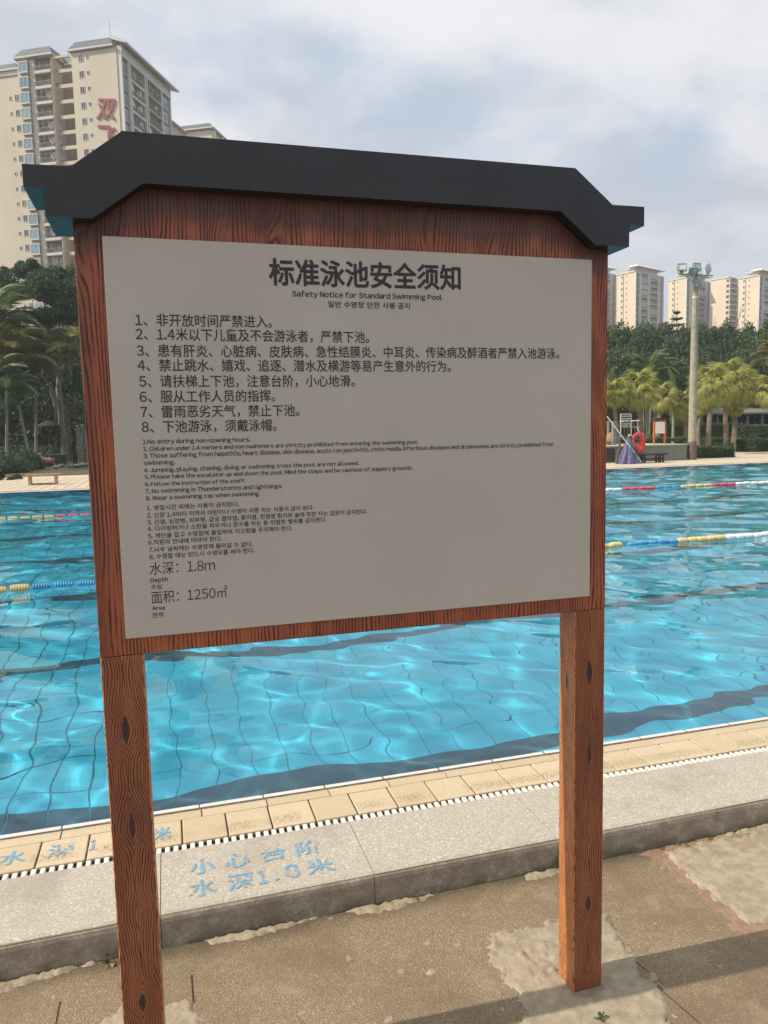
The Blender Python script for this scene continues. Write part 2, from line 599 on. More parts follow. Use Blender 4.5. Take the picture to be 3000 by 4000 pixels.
def concrete(name, a, b, sc_=18.0, bump=.006):
    m = M(name, .85)
    p = m.world()
    c = m.mix(m.ramp(m.noise(p, sc_, 6, .65), .3, .7), a, b)
    c = m.mix(m.ramp(m.noise(p, 3.0, 5, .6), .5, .72, 0, .45), c, tuple(x * .6 for x in a))
    c = m.mix(m.math('MULTIPLY', m.math('GREATER_THAN', m.noise(p, 240, 2, .5), .64), .3), c, tuple(x * .5 for x in a))
    m.color(c)
    m.bump(m.noise(p, 42, 6, .7), .6, bump)
    return m.mat


def trunk_mat(name, a, b, ringed=False):
    m = M(name, .85)
    p = m.obj()
    c = m.mix(m.ramp(m.noise(m.mapv(p, (6, 6, 2)), 1.0, 5, .65), .3, .7), a, b)
    if ringed:
        z = m.xyz(p)[2]
        fr = m.math('FRACT', m.math('ADD', m.math('MULTIPLY', z, 7.0), m.math('MULTIPLY', m.noise(p, 4, 2, .5), .6)))
        c = m.mix(m.ramp(fr, .0, .22, .65, 0), c, tuple(x * .35 for x in a))
    m.color(c)
    m.bump(m.noise(m.mapv(p, (10, 10, 4)), 1.0, 4, .6), .6, .03)
    return m.mat


def wallpaint(name, a, b):
    m = M(name, .8)
    p = m.obj()
    c = m.mix(m.ramp(m.noise(m.mapv(p, (.2, .2, .06)), 1.0, 5, .6), .3, .7), a, b)
    m.color(c)
    return m.mat


MAT = {}
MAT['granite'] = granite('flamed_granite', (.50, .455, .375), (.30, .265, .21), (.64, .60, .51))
MAT['agg'] = aggregate()
MAT['post'] = wood_metal('wood_grain_post', 'post')
MAT['board'] = wood_metal('wood_grain_board', 'board')
MAT['panel'] = panel_mat()
MAT['roof'] = roof_mat()
MAT['tile'] = tile_mat('sand_tile', (.52, .42, .275), (.59, .485, .33))
MAT['nosing'] = tile_mat('sand_nosing_tile', (.51, .41, .265), (.57, .465, .31), stain=False)
MAT['white_tile'] = plain('white_edge_tile', (.64, .61, .56), .4, var=.08, scale=20)
MAT['grate'] = plain('white_grate_plastic', (.70, .68, .63), .45, var=.16, scale=30)
MAT['channel'] = plain('dark_wet_channel', (.035, .03, .026), .6, var=.4, scale=20)
MAT['grout'] = plain('dark_grout', (.10, .08, .06), .9, var=.4, scale=30)
MAT['pool_tile'] = None
m = M('turquoise_pool_tile', .35)
rnd = m.node('ShaderNodeObjectInfo').outputs['Random']
isl = m.node('ShaderNodeNewGeometry').outputs['Random Per Island']
m.color(m.mix(m.math('FRACT', m.math('ADD', rnd, isl)), (.050, .475, .68), (.065, .525, .73)))
MAT['pool_tile'] = m.mat
MAT['lane_tile'] = plain('navy_lane_tile', (.04, .11, .155), .35, var=.25, scale=3)
MAT['pool_grout'] = plain('pool_grout', (.02, .23, .34), .8, var=.3, scale=8)
MAT['water'] = water_mat()
MAT['ink'] = plain('black_print', (.028, .025, .024), .5, var=.1)
MAT['ink_title'] = plain('dark_violet_print', (.035, .018, .030), .5, var=.1)
MAT['stencil'] = stencil_mat()
MAT['patch'] = concrete('rough_mortar', (.27, .222, .15), (.40, .34, .245), 20, .010)
MAT['patch_red'] = concrete('reddish_bedding', (.23, .145, .092), (.31, .205, .135))
MAT['deck'] = concrete('pale_deck_paving', (.50, .42, .31), (.58, .50, .38), 6, .002)
MAT['soil'] = concrete('shaded_soil', (.06, .055, .03), (.10, .09, .055), 4, .01)
MAT['cream'] = wallpaint('cream_render', (.55, .49, .385), (.62, .555, .44))
MAT['cream2'] = wallpaint('peach_cream_render', (.66, .545, .40), (.72, .605, .45))
MAT['trim'] = wallpaint('pale_trim', (.60, .57, .52), (.66, .63, .58))
MAT['brownwall'] = wallpaint('taupe_wall', (.26, .21, .16), (.31, .26, .20))
MAT['slate'] = plain('slate_roof', (.075, .10, .115), .6, var=.2, scale=1.2)
m = M('dark_window_glass', .08); m.color(m.mix(m.node('ShaderNodeObjectInfo').outputs['Random'], (.03, .05, .07), (.10, .15, .19))); MAT['glass'] = m.mat
m = M('blue_bay_glass', .12); m.color(m.mix(m.node('ShaderNodeObjectInfo').outputs['Random'], (.14, .25, .33), (.26, .38, .46))); MAT['blueglass'] = m.mat
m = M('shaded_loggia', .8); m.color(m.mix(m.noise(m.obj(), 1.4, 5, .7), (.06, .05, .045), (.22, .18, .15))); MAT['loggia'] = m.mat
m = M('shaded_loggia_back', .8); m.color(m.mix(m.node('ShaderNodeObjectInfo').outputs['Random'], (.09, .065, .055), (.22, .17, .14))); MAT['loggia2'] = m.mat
MAT['rail'] = plain('balcony_rail', (.30, .28, .26), .5)
MAT['frame'] = plain('window_frame', (.50, .49, .46), .5)
MAT['redletter'] = plain('red_character', (.27, .030, .045), .5)
MAT['conc_pole'] = concrete('concrete_pole', (.26, .245, .185), (.37, .35, .27), 5, .004)
MAT['lamp'] = plain('floodlight_housing', (.25, .33, .33), .4)
MAT['lampglass'] = plain('floodlight_lens', (.55, .60, .56), .15)
MAT['leaf_dark'] = leaf_mat('dark_ficus_leaf', (.028, .058, .028), (.070, .125, .055), (.12, .17, .075))
MAT['leaf_mid'] = leaf_mat('mid_green_leaf', (.045, .085, .034), (.10, .165, .066), (.15, .20, .09))
MAT['leaf_light'] = leaf_mat('light_green_leaf', (.06, .11, .03), (.13, .20, .055), (.20, .26, .09))
MAT['leaf_hedge'] = leaf_mat('hedge_leaf', (.035, .075, .025), (.085, .145, .045), (.13, .19, .07))
MAT['leaf_hedge_dark'] = leaf_mat('dark_hedge_leaf', (.012, .030, .014), (.028, .055, .026))
MAT['fan'] = leaf_mat('yellow_green_fan_leaf', (.26, .30, .06), (.50, .50, .15), (.60, .52, .18), .35)
MAT['areca'] = leaf_mat('olive_areca_leaf', (.10, .12, .03), (.24, .22, .06), (.33, .22, .07), .3)
MAT['areca_green'] = leaf_mat('green_areca_leaf', (.05, .10, .035), (.12, .18, .05), (.2, .22, .07), .3)
MAT['banana'] = leaf_mat('banana_leaf', (.10, .17, .05), (.16, .24, .08), None, .3)
MAT['trunk'] = trunk_mat('brown_palm_trunk', (.16, .115, .08), (.26, .20, .145), True)
MAT['bark'] = trunk_mat('grey_bark', (.11, .105, .085), (.24, .225, .19))
MAT['bark_dark'] = trunk_mat('dark_bark', (.05, .045, .035), (.10, .09, .07))
MAT['areca_trunk'] = trunk_mat('green_grey_cane', (.17, .20, .14), (.25, .28, .20), True)
MAT['wood_bench'] = plain('weathered_bench_wood', (.42, .25, .14), .7, var=.35, scale=8)
MAT['black_wood'] = plain('black_stained_wood', (.035, .032, .028), .6, var=.3)
MAT['stage'] = concrete('grey_green_stage_render', (.15, .17, .155), (.21, .23, .205), 3, .004)
MAT['stage_top'] = concrete('stage_top_slab', (.42, .40, .33), (.50, .48, .40), 4, .002)
MAT['orange_metal'] = plain('orange_painted_metal', (.60, .13, .04), .5)
MAT['white_panel'] = plain('white_notice', (.86, .83, .78), .4, var=.04)
MAT['chair_metal'] = plain('grey_white_tube', (.45, .47, .44), .45, var=.2)
MAT['dark_metal'] = plain('dark_rusty_tube', (.11, .085, .07), .6, var=.3)
MAT['alu'] = plain('white_aluminium_pole', (.72, .71, .70), .35)
MAT['purple'] = plain('faded_purple_cloth', (.13, .125, .23), .9, var=.25, scale=5)
MAT['red'] = plain('red_ring', (.62, .04, .045), .5)
MAT['orange'] = plain('orange_rope', (.66, .22, .12), .6)
MAT['deer'] = plain('spotted_brown_statue', (.30, .14, .07), .6, var=.5, scale=9)
MAT['stone'] = concrete('grey_carved_stone', (.16, .17, .15), (.25, .26, .23), 5, .01)
MAT['rust'] = plain('rust_red_paint', (.045, .02, .017), .85)
MAT['plank_dark'] = plain('dark_green_planter', (.02, .035, .026), .7)
MAT['pavroof'] = plain('pavilion_roof', (.16, .17, .14), .8)
MAT['rope'] = plain('steel_cable', (.35, .34, .32), .4)
for k_, c_ in dict(b_yellow=(.72, .52, .20), b_blue=(.05, .30, .55), b_red=(.70, .07, .13), b_white=(.80, .79, .80)).items():
    MAT[k_] = plain({'b_yellow': 'yellow_float', 'b_blue': 'blue_float', 'b_red': 'red_float', 'b_white': 'white_float'}[k_], c_, .35, var=.08)
MAT['dryleaf'] = plain('dry_leaf', (.27, .15, .085), .7)
MAT['weed'] = leaf_mat('weed_leaf', (.10, .22, .03), (.20, .34, .06))


# ================================================================== SETTING
POOL_X0, POOL_X1 = -14.0, 37.0
YW, YF = 1.498, 26.49          # near and far water edges
ZK, ZW, ZFL = 0.134, 0.100, -1.70
KX0, KX1 = -4.83, 9.93         # the kerb slabs that are built one by one


def struct(name, me_or_mb, mat=None, label=None):
    o = me_or_mb.build(name, mat) if isinstance(me_or_mb, MB) else link(name, me_or_mb)
    o['kind'] = 'structure'
    if label: o['label'] = label
    return o


def rect(mb, x0, y0, x1, y1, z):
    return mb.add([(x0, y0, z), (x1, y0, z), (x1, y1, z), (x0, y1, z)], [(0, 1, 2, 3)])


# ground: one sheet to the horizon with the pool cut out of it
g = MB()
H = 3000
rect(g, -H, -H, H, .70, 0); rect(g, -H, 27.25, H, H, 0)
rect(g, -H, .70, -15, 27.25, 0); rect(g, 38, .70, H, 27.25, 0)
struct('ground', g, MAT['soil'])
near = MB(); rect(near, -9, -9, 14, .668, .004)
struct('near_pavement', near, MAT['agg'])

# pool basin shell (grout), walls and floor tiles
b = MB()
b.add([(POOL_X0, YW, ZFL), (POOL_X1, YW, ZFL), (POOL_X1, YF, ZFL), (POOL_X0, YF, ZFL)], [(0, 1, 2, 3)])
TOPW = ZK - .02
b.add([(POOL_X0, YW, ZFL), (POOL_X1, YW, ZFL), (POOL_X1, YW, TOPW), (POOL_X0, YW, TOPW)], [(0, 1, 2, 3)])
b.add([(POOL_X0, YF, ZFL), (POOL_X1, YF, ZFL), (POOL_X1, YF, TOPW), (POOL_X0, YF, TOPW)], [(3, 2, 1, 0)])
b.add([(POOL_X0, YW, ZFL), (POOL_X0, YF, ZFL), (POOL_X0, YF, TOPW), (POOL_X0, YW, TOPW)], [(3, 2, 1, 0)])
b.add([(POOL_X1, YW, ZFL), (POOL_X1, YF, ZFL), (POOL_X1, YF, TOPW), (POOL_X1, YW, TOPW)], [(0, 1, 2, 3)])
basin = struct('pool_basin', b, MAT['pool_grout'])
basin.cycles.is_caustics_receiver = True
P_T = .28
lane_rows = {0, 10, 20, 31, 42, 52, 62, 72}
tm_blue = mesh_np('pool_tile', [(0, 0, 0), (P_T - .0065, 0, 0), (P_T - .0065, P_T - .003, 0), (0, P_T - .003, 0)], [(0, 1, 2, 3)], MAT['pool_tile'])
tm_navy = mesh_np('pool_tile_navy', [(0, 0, 0), (P_T - .0065, 0, 0), (P_T - .0065, P_T - .003, 0), (0, P_T - .003, 0)], [(0, 1, 2, 3)], MAT['lane_tile'])
cells = []
for j in range(-5, 84):
    for i in range(-52, 131):
        x = .14 + i * P_T; y = 3.08 + j * P_T
        if x < POOL_X0 or x > POOL_X1 - P_T or y < YW + .03 or y > YF - P_T: continue
        cells.append((x, y, j))
# the ones that show largest: just beyond the near edge, inside the view
def near_key(c):
    x, y, j = c
    px = x - .19; py = y + 2.05
    vis = (-.42 < (px - .29 * py) / py < .62) and y > 2.7
    return (0 if vis else 1, math.hypot(px, py))
cells.sort(key=near_key)
for x, y, j in cells[:300]:
    o = link('pool_tile', tm_navy if j in lane_rows else tm_blue, basin, (x + .0045, y + .002, ZFL + .006 + random.uniform(-.001, .001)))
    o.cycles.is_caustics_receiver = True
VB, VN = [], []
for x, y, j in cells[300:]:
    (VN if j in lane_rows else VB).append([(x + .008, y + .0055, ZFL + .006), (x + P_T - .008, y + .0055, ZFL + .006), (x + P_T - .008, y + P_T - .0055, ZFL + .006), (x + .008, y + P_T - .0055, ZFL + .006)])
for x in np.arange(POOL_X0, POOL_X1 - P_T, P_T):      # wall tiles, far and near
    for k in range(6):
        z = ZFL + .01 + k * P_T
        z1 = z + P_T - .012
        for y_, s_ in ((YF - .004, 1), (YW + .004, -1)):
            q = [(x + .006, y_, z), (x + P_T - .006, y_, z), (x + P_T - .006, y_, z1), (x + .006, y_, z1)]
            (VN if k == 5 and s_ == 1 else VB).append(q if s_ == 1 else q[::-1])
for V, mt in ((VB, 'pool_tile'), (VN, 'lane_tile')):
    me = mesh_np('pool_tiles', np.array(V).reshape(-1, 3), np.arange(len(V) * 4).reshape(-1, 4), MAT[mt])
    o = link('far_pool_tiles', me, basin); o['kind'] = 'stuff'
    o.cycles.is_caustics_receiver = True


# water surface: real waves, fine near the camera
def axis(lo, hi, s0, gr, smax=.4):
    a = [lo]
    while a[-1] < hi:
        a.append(a[-1] + s0); s0 = min(s0 * gr, smax)
    return np.array(a)


ys = axis(YW, YF - .02, .032, 1.0062, .16); ys[-1] = YF
xs = np.concatenate([-axis(3, -POOL_X0, .05, 1.03)[::-1], np.arange(-2.95, 6, .045), axis(6, POOL_X1, .05, 1.011, .3)])
xs[0] = POOL_X0; xs[-1] = POOL_X1
X, Y = np.meshgrid(xs, ys)
wr = np.random.RandomState(5)
Z = np.zeros_like(X)
for i in range(120):
    L = math.exp(wr.uniform(math.log(.21), math.log(2.8)))
    k = 2 * PI / L
    th = wr.normal(1.2, .95)
    amp = .00142 * L ** .93
    if L < .6:       # short ripples are patchy
        mod = .5 + .5 * np.sin(X * wr.uniform(.3, .8) + Y * wr.uniform(.3, .8) + wr.uniform(0, 7))
    else:
        mod = 1.0
    Z += amp * mod * np.sin(k * (X * math.cos(th) + Y * math.sin(th)) + wr.uniform(0, 7) + .8 * np.sin(.7 * X + .5 * Y + i))
chop = .82 + .9 * np.clip((Y - 6) / 14, 0, 1)     # the open water is a little choppier than the sheltered edge
Z *= chop
Z *= np.clip((Y - YW) / .35, .15, 1)
V = np.stack([X, Y, Z + ZW], -1).reshape(-1, 3)
nx, ny = len(xs), len(ys)
idx = np.arange(nx * ny).reshape(ny, nx)
F = np.stack([idx[:-1, :-1], idx[:-1, 1:], idx[1:, 1:], idx[1:, :-1]], -1).reshape(-1, 4)
water = struct('water', mesh_np('water', V, F, MAT['water'], True))
water.cycles.is_caustics_caster = True

# ---------------- near coping
kerb = empty('pool_kerb', (0, 0, 0)); kerb['kind'] = 'structure'
SL = .819
sb = MB()
r_ = .014
prof = [(.668, .003), (1.097, .003), (1.097, ZK), (.668 + r_ * 1.6, ZK), (.668 + r_ * .8, ZK - r_ * .35), (.668 + r_ * .2, ZK - r_ * 1.1), (.668, ZK - r_ * 2.2)]
sb.prism(prof, .0015, SL - .0015, 'x')
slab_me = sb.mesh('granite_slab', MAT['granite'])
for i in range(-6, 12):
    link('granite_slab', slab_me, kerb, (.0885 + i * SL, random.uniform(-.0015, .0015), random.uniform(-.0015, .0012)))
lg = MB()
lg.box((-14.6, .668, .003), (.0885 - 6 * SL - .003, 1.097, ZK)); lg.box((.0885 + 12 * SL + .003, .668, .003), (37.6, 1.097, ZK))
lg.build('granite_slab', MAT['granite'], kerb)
jn = MB(); jn.box((-14.6, .676, .002), (37.6, 1.095, ZK - .006)); jn.build('slab_joint_mortar', plain('joint_mortar', (.26, .20, .12), .9), kerb)

# drain channel and grate
ch = MB()
ch.box((-14.6, 1.0975, 0), (37.6, 1.1465, .085))
ch.build('drain_channel', MAT['channel'], kerb)
grate = empty('drain_grate', (0, 1.1, ZK)); grate['kind'] = 'structure'
gb = MB(); gb.bbox((0, 0, -.022), (.0200, .0455, -.001), .0025)
gb.box((0, .030, -.03), (.0351, .036, -.018))
g_me = gb.mesh('grate_bar', MAT['grate'])
gp = .0351
i0 = int(-1.35 / gp)
for i in range(i0, i0 + 300):
    link('grate_bar', g_me, grate, (i * gp + random.uniform(-.0006, .0006), -.0015 + random.uniform(-.0012, .0012), random.uniform(-.0012, .0008)))
V = []; fg = MB()
for i in list(range(int(-14.4 / gp / 1), i0)) + list(range(i0 + 300, int(24 / gp))):
    fg.box((i * gp, 0, -.022), (i * gp + .0205, .042, -.001))
o = fg.build('far_grate_bars', MAT['grate'], grate); o['kind'] = 'stuff'

# tiled edge: outer row, nosing row, white lip, each tile a piece
edge = empty('pool_edge_tiling', (0, 0, 0)); edge['kind'] = 'structure'
bed = MB(); bed.box((-14.6, 1.147, 0), (37.6, 1.4965, ZK - .009))
bed.build('grout_bed', MAT['grout'], edge)
TP = .19682
tb = MB(); tb.bbox((.0035, .0045, -.02), (TP - .0035, .2115, 0), .004); t_me = tb.mesh('sand_tile', MAT['tile'])
for i in range(-20, 55):
    link('sand_tile', t_me, edge, (-.412 + i * TP, 1.1485, ZK + random.uniform(-.0012, .0008)), (random.uniform(-.003, .003), 0, 0))
NP_ = .3052
nb = MB(); nb.prism([(.0, -.02), (.0, -.002), (.006, .0), (.05, .001), (.078, -.006), (.083, -.012), (.083, -.022)], .003, NP_ - .003, 'x')
n_me = nb.mesh('nosing_tile', MAT['nosing'])
wb = MB(); wb.bbox((.002, 0, -.022), (NP_ - .002, .0315, 0), .003); w_me = wb.mesh('white_lip_tile', MAT['white_tile'])
for i in range(-14, 36):
    link('nosing_tile', n_me, edge, (-.340 + i * NP_, 1.3655, ZK - .001 + random.uniform(-.0012, .0008)))
    link('white_lip_tile', w_me, edge, (-.347 + i * NP_, 1.4665, ZK - .008 + random.uniform(-.0008, .0008)))
ex = MB()
for x0, x1 in ((-14.6, -.412 - 20 * TP), (-.412 + 55 * TP, 37.6)):
    ex.box((x0, 1.149, .02), (x1, 1.45, ZK - .001))
ex.build('tile_run', MAT['nosing'], edge)
ex = MB(); ex.box((-14.6, 1.4665, .02), (-.347 - 14 * NP_, 1.498, ZK - .008)); ex.box((-.347 + 36 * NP_, 1.4665, .02), (37.6, 1.498, ZK - .008))
ex.build('white_lip_run', MAT['white_tile'], edge)

# ---------------- far coping and sides
fc = empty('far_coping', (0, YF, 0)); fc['kind'] = 'structure'
q = MB(); q.bbox((0, 0, .02), (.60, .10, ZK + .004), .01); wl_me = q.mesh('white_edge_stone', MAT['white_tile'])
q = MB(); q.bbox((0, .105, .0), (.60, .40, ZK), .006); st_me = q.mesh('sand_edge_tile', MAT['nosing'])
q = MB(); q.bbox((0, .405, .0), (.82, .84, ZK + .02), .01); gs_me = q.mesh('deck_edge_slab', concrete('tan_slab', (.46, .38, .27), (.54, .46, .34), 5, .002))
for i in range(84):
    link('white_edge_stone', wl_me, fc, (-14.4 + i * .605, 0, 0))
    link('sand_edge_tile', st_me, fc, (-14.4 + i * .605, 0, random.uniform(-.002, .002)))
for i in range(62):
    link('deck_edge_slab', gs_me, fc, (-14.4 + i * .825, 0, random.uniform(-.002, .002)))
sd_ = MB(); sd_.box((-15, YW, 0), (POOL_X0, YF, ZK)); sd_.box((POOL_X1, YW, 0), (38, YF, ZK))
struct('side_coping', sd_, MAT['deck'])

deck = MB(); rect(deck, -16, 27.30, 60, 52, .004)
struct('far_deck', deck, MAT['deck'])
# paving slabs laid on the far left of the deck, joints open
pv = []
rr = random.Random(3)
for j in range(10):
    for i in range(50):
        x = -15.5 + i * .42; y = 27.36 + j * 1.15
        pv.append([(x + .015, y + .02, .012), (x + .405, y + .02, .012), (x + .405, y + 1.13, .012), (x + .015, y + 1.13, .012)])
pave = link('deck_paving_slabs', mesh_np('deck_slabs', np.array(pv).reshape(-1, 3), np.arange(len(pv) * 4).reshape(-1, 4), MAT['deck'])); pave['kind'] = 'stuff'
pj = MB(); rect(pj, -15.6, 27.33, 5.6, 38.9, .008); struct('paving_joint_bed', pj, MAT['grout'])
soil = MB(); rect(soil, -60, 41.5, 5.6, 120, .012)
struct('garden_ground', soil, MAT['soil'])


# ---------------- mortar patches and remnants on the near pavement
def sdf_poly(P, x, y):
    """signed distance to a closed outline, positive inside"""
    d = np.full_like(x, 1e9); ins = np.zeros_like(x, bool)
    n = len(P)
    for i in range(n):
        ax, ay = P[i]; bx, by = P[(i + 1) % n]
        ex_, ey_ = bx - ax, by - ay
        t = np.clip(((x - ax) * ex_ + (y - ay) * ey_) / (ex_ ** 2 + ey_ ** 2 + 1e-12), 0, 1)
        d = np.minimum(d, np.hypot(x - ax - t * ex_, y - ay - t * ey_))
        c = ((ay > y) != (by > y)) & (x < (bx - ax) * (y - ay) / (by - ay + 1e-12) + ax)
        ins ^= c
    return np.where(ins, d, -d)


def vnoise(x, y, f, seed):
    r = np.random.RandomState(seed); T = r.rand(64, 64)
    u = x * f; v = y * f; i = np.floor(u).astype(int); j = np.floor(v).astype(int)
    a = u - i; b_ = v - j; a = a * a * (3 - 2 * a); b_ = b_ * b_ * (3 - 2 * b_)
    g_ = lambda p, q_: T[p % 64, q_ % 64]
    return (g_(i, j) * (1 - a) * (1 - b_) + g_(i + 1, j) * a * (1 - b_) + g_(i, j + 1) * (1 - a) * b_ + g_(i + 1, j + 1) * a * b_)


def patch(name, P, hgt, mat, seed, step=.008, lumps=0, z0=.004, fray=.02, rim=.0):
    P = np.array(P, float)
    gx = np.arange(P[:, 0].min() - .03, P[:, 0].max() + .03, step); gy = np.arange(P[:, 1].min() - .03, P[:, 1].max() + .03, step)
    Xg, Yg = np.meshgrid(gx, gy)
    d = sdf_poly([tuple(p) for p in P], Xg, Yg)
    d = d + fray * (vnoise(Xg, Yg, 25, seed) - .5) + fray * .8 * (vnoise(Xg, Yg, 60, seed + 1) - .5) + fray * .5 * (vnoise(Xg, Yg, 120, seed + 5) - .5)
    s_ = np.clip(d / .014, -1, 1)
    z = z0 + np.where(s_ > 0, hgt * (s_ * s_ * (3 - 2 * s_)), s_ * .006)
    z = z + np.where(d > 0, .25 * hgt * (vnoise(Xg, Yg, 40, seed + 2) - .3) + .35 * hgt * (vnoise(Xg, Yg, 12, seed + 3) - .3), 0)
    z = z + np.where(d > 0, rim * np.exp(-((d - .02) / .014) ** 2) * vnoise(Xg, Yg, 18, seed + 9), 0)
    r = random.Random(seed)
    if lumps:
        for cx, cy_, rad, h in lumps:
            z = z + h * np.exp(-((Xg - cx) ** 2 + (Yg - cy_) ** 2) / rad ** 2) * (vnoise(Xg, Yg, 90, seed + 4) * .9 + .35)
    ny_, nx_ = Xg.shape
    ids = np.arange(nx_ * ny_).reshape(ny_, nx_)
    F = np.stack([ids[:-1, :-1], ids[:-1, 1:], ids[1:, 1:], ids[1:, :-1]], -1).reshape(-1, 4)
    keep = (d.ravel()[F] > -.012).any(1)
    me = mesh_np(name, np.stack([Xg, Yg, z], -1), F[keep], mat, True)
    return struct(name, me)


lump = [(1.36 + random.Random(i).uniform(-.07, .10), .17 + random.Random(i + 50).uniform(-.07, .07), random.Random(i + 9).uniform(.008, .02), random.Random(i + 99).uniform(.004, .014)) for i in range(20)]
lump += [(1.27, .33, .012, .01), (1.30, .345, .012, .009), (1.25, .30, .014, .01), (1.33, .36, .01, .008)]
lump += [(1.535, -.02, .022, .022), (1.50, -.035, .02, .014), (1.40, -.03, .018, .010), (1.44, -.04, .014, .009)]
patch('mortar_patch', [(1.72, .32), (1.73, .26), (1.70, .09), (1.69, -.04), (1.68, -.14), (1.64, -.2), (1.6, -.45), (1.15, -.45), (1.2, -.06), (1.23, .04), (1.22, .14), (1.21, .23), (1.23, .30), (1.27, .34), (1.40, .36), (1.55, .35), (1.64, .35)],
      .0055, MAT['patch'], 21, lumps=lump, rim=.005, fray=.05)
patch('mortar_patch', [(2.24, .61), (2.21, .49), (2.215, .36), (2.21, .23), (2.23, .12), (2.3, .1), (3.0, .08), (3.3, .6), (2.72, .655), (2.69, .60), (2.52, .635)], .008, MAT['patch'], 33, z0=.0065, rim=.006, fray=.035)
patch('reddish_bedding_strip', [(2.14, .655), (2.17, .5), (2.17, .36), (2.15, .22), (2.15, .06), (2.3, .02), (3.2, .0), (3.6, .655), (2.5, .662)], .0015, MAT['patch_red'], 44, fray=.06)
patch('mortar_patch', [(-.12, .30), (-.08, .36), (-.04, .40), (.09, .37), (.19, .355), (.215, .26), (.25, 0), (.1, -.3), (-.25, -.3), (-.2, .1)], .006, MAT['patch'], 55, rim=.005, fray=.04)
patch('mortar_remnant', [(-.62, .667), (-.62, .60), (-.44, .612), (-.28, .634), (-.17, .655), (-.15, .667)], .010, MAT['patch'], 61, fray=.022)
patch('mortar_remnant', [(.24, .667), (.26, .634), (.36, .628), (.50, .628), (.58, .655), (.74, .662), (.74, .667)], .008, MAT['patch'], 62, fray=.022)
patch('mortar_remnant', [(.78, .667), (.80, .650), (.90, .622), (.99, .618), (1.10, .634), (1.15, .655), (1.14, .667)], .010, MAT['patch'], 63, fray=.022)
patch('mortar_remnant', [(1.56, .667), (1.56, .632), (1.64, .618), (1.74, .628), (1.80, .667)], .010, MAT['patch'], 64, fray=.022)
patch('mortar_remnant', [(2.55, .667), (2.6, .64), (2.9, .63), (3.4, .64), (3.4, .667)], .014, MAT['patch'], 65, fray=.014)
for (cx, cy_, r0) in ((1.13, .35, .016), (.99, .245, .014), (1.22, .50, .010)):     # pale spots trodden into the surface
    patch('pale_spot', [(cx + r0 * math.cos(a) * 1.2, cy_ + r0 * math.sin(a)) for a in np.arange(0, 2 * PI, .8)], .001, MAT['patch'], int(cx * 900), step=.003, fray=.01)
jt = MB()
for (x0, y0, x1, y1, w) in ((-.2405, .50, -.243, -.3, .0025), (.188, .49, .19, .36, .0030), (.02, .385, .20, .352, .0022), (1.655, .30, 1.72, -.05, .0015), (1.69, -.03, 1.76, -.45, .0018)):
    jt.add([(x0 - w, y0, .0052), (x0 + w, y0, .0052), (x1 + w, y1, .0052), (x1 - w, y1, .0052)], [(3, 2, 1, 0)])
struct('pavement_crack', jt, plain('crack_dark', (.035, .03, .022), .95))

# painted stencil lettering on the kerb and the tiles
_glyph = {}
def glyph(ch):
    """outline mesh of one character at size 1; Latin letters and figures are taken in their wide sans form"""
    if ch in _glyph: return _glyph[ch]
    c = chr(ord(ch) + 0xFEE0) if '!' <= ch <= '~' else ch
    cu = bpy.data.curves.new('glyph', 'FONT')
    cu.body = c; cu.size = 1.0; cu.resolution_u = 3
    tmp = bpy.data.objects.new('glyph', cu); COL.objects.link(tmp)
    dg = bpy.context.evaluated_depsgraph_get()
    me = bpy.data.meshes.new_from_object(tmp.evaluated_get(dg))
    bpy.data.objects.remove(tmp); bpy.data.curves.remove(cu)
    n = len(me.vertices)
    co = np.zeros(n * 3, np.float32); me.vertices.foreach_get('co', co); co = co.reshape(-1, 3)
    polys = [tuple(p.vertices) for p in me.polygons]
    bpy.data.meshes.remove(me)
    if ch == ' ': adv = .27
    elif '!' <= ch <= '~':
        x0 = co[:, 0].min(); w = co[:, 0].max() - x0
        sb = .028 if ch in 'tfrjvywkxz.,-' else .046
        if ch == '-': co[:, 0] = x0 + (co[:, 0] - x0) * .42; w *= .42
        co[:, 0] += sb - x0; adv = w + sb * 2
    elif '\uac00' <= ch <= '\ud7a3': adv = .92
    else: adv = 1.0
    _glyph[ch] = (co, polys, adv)
    return _glyph[ch]


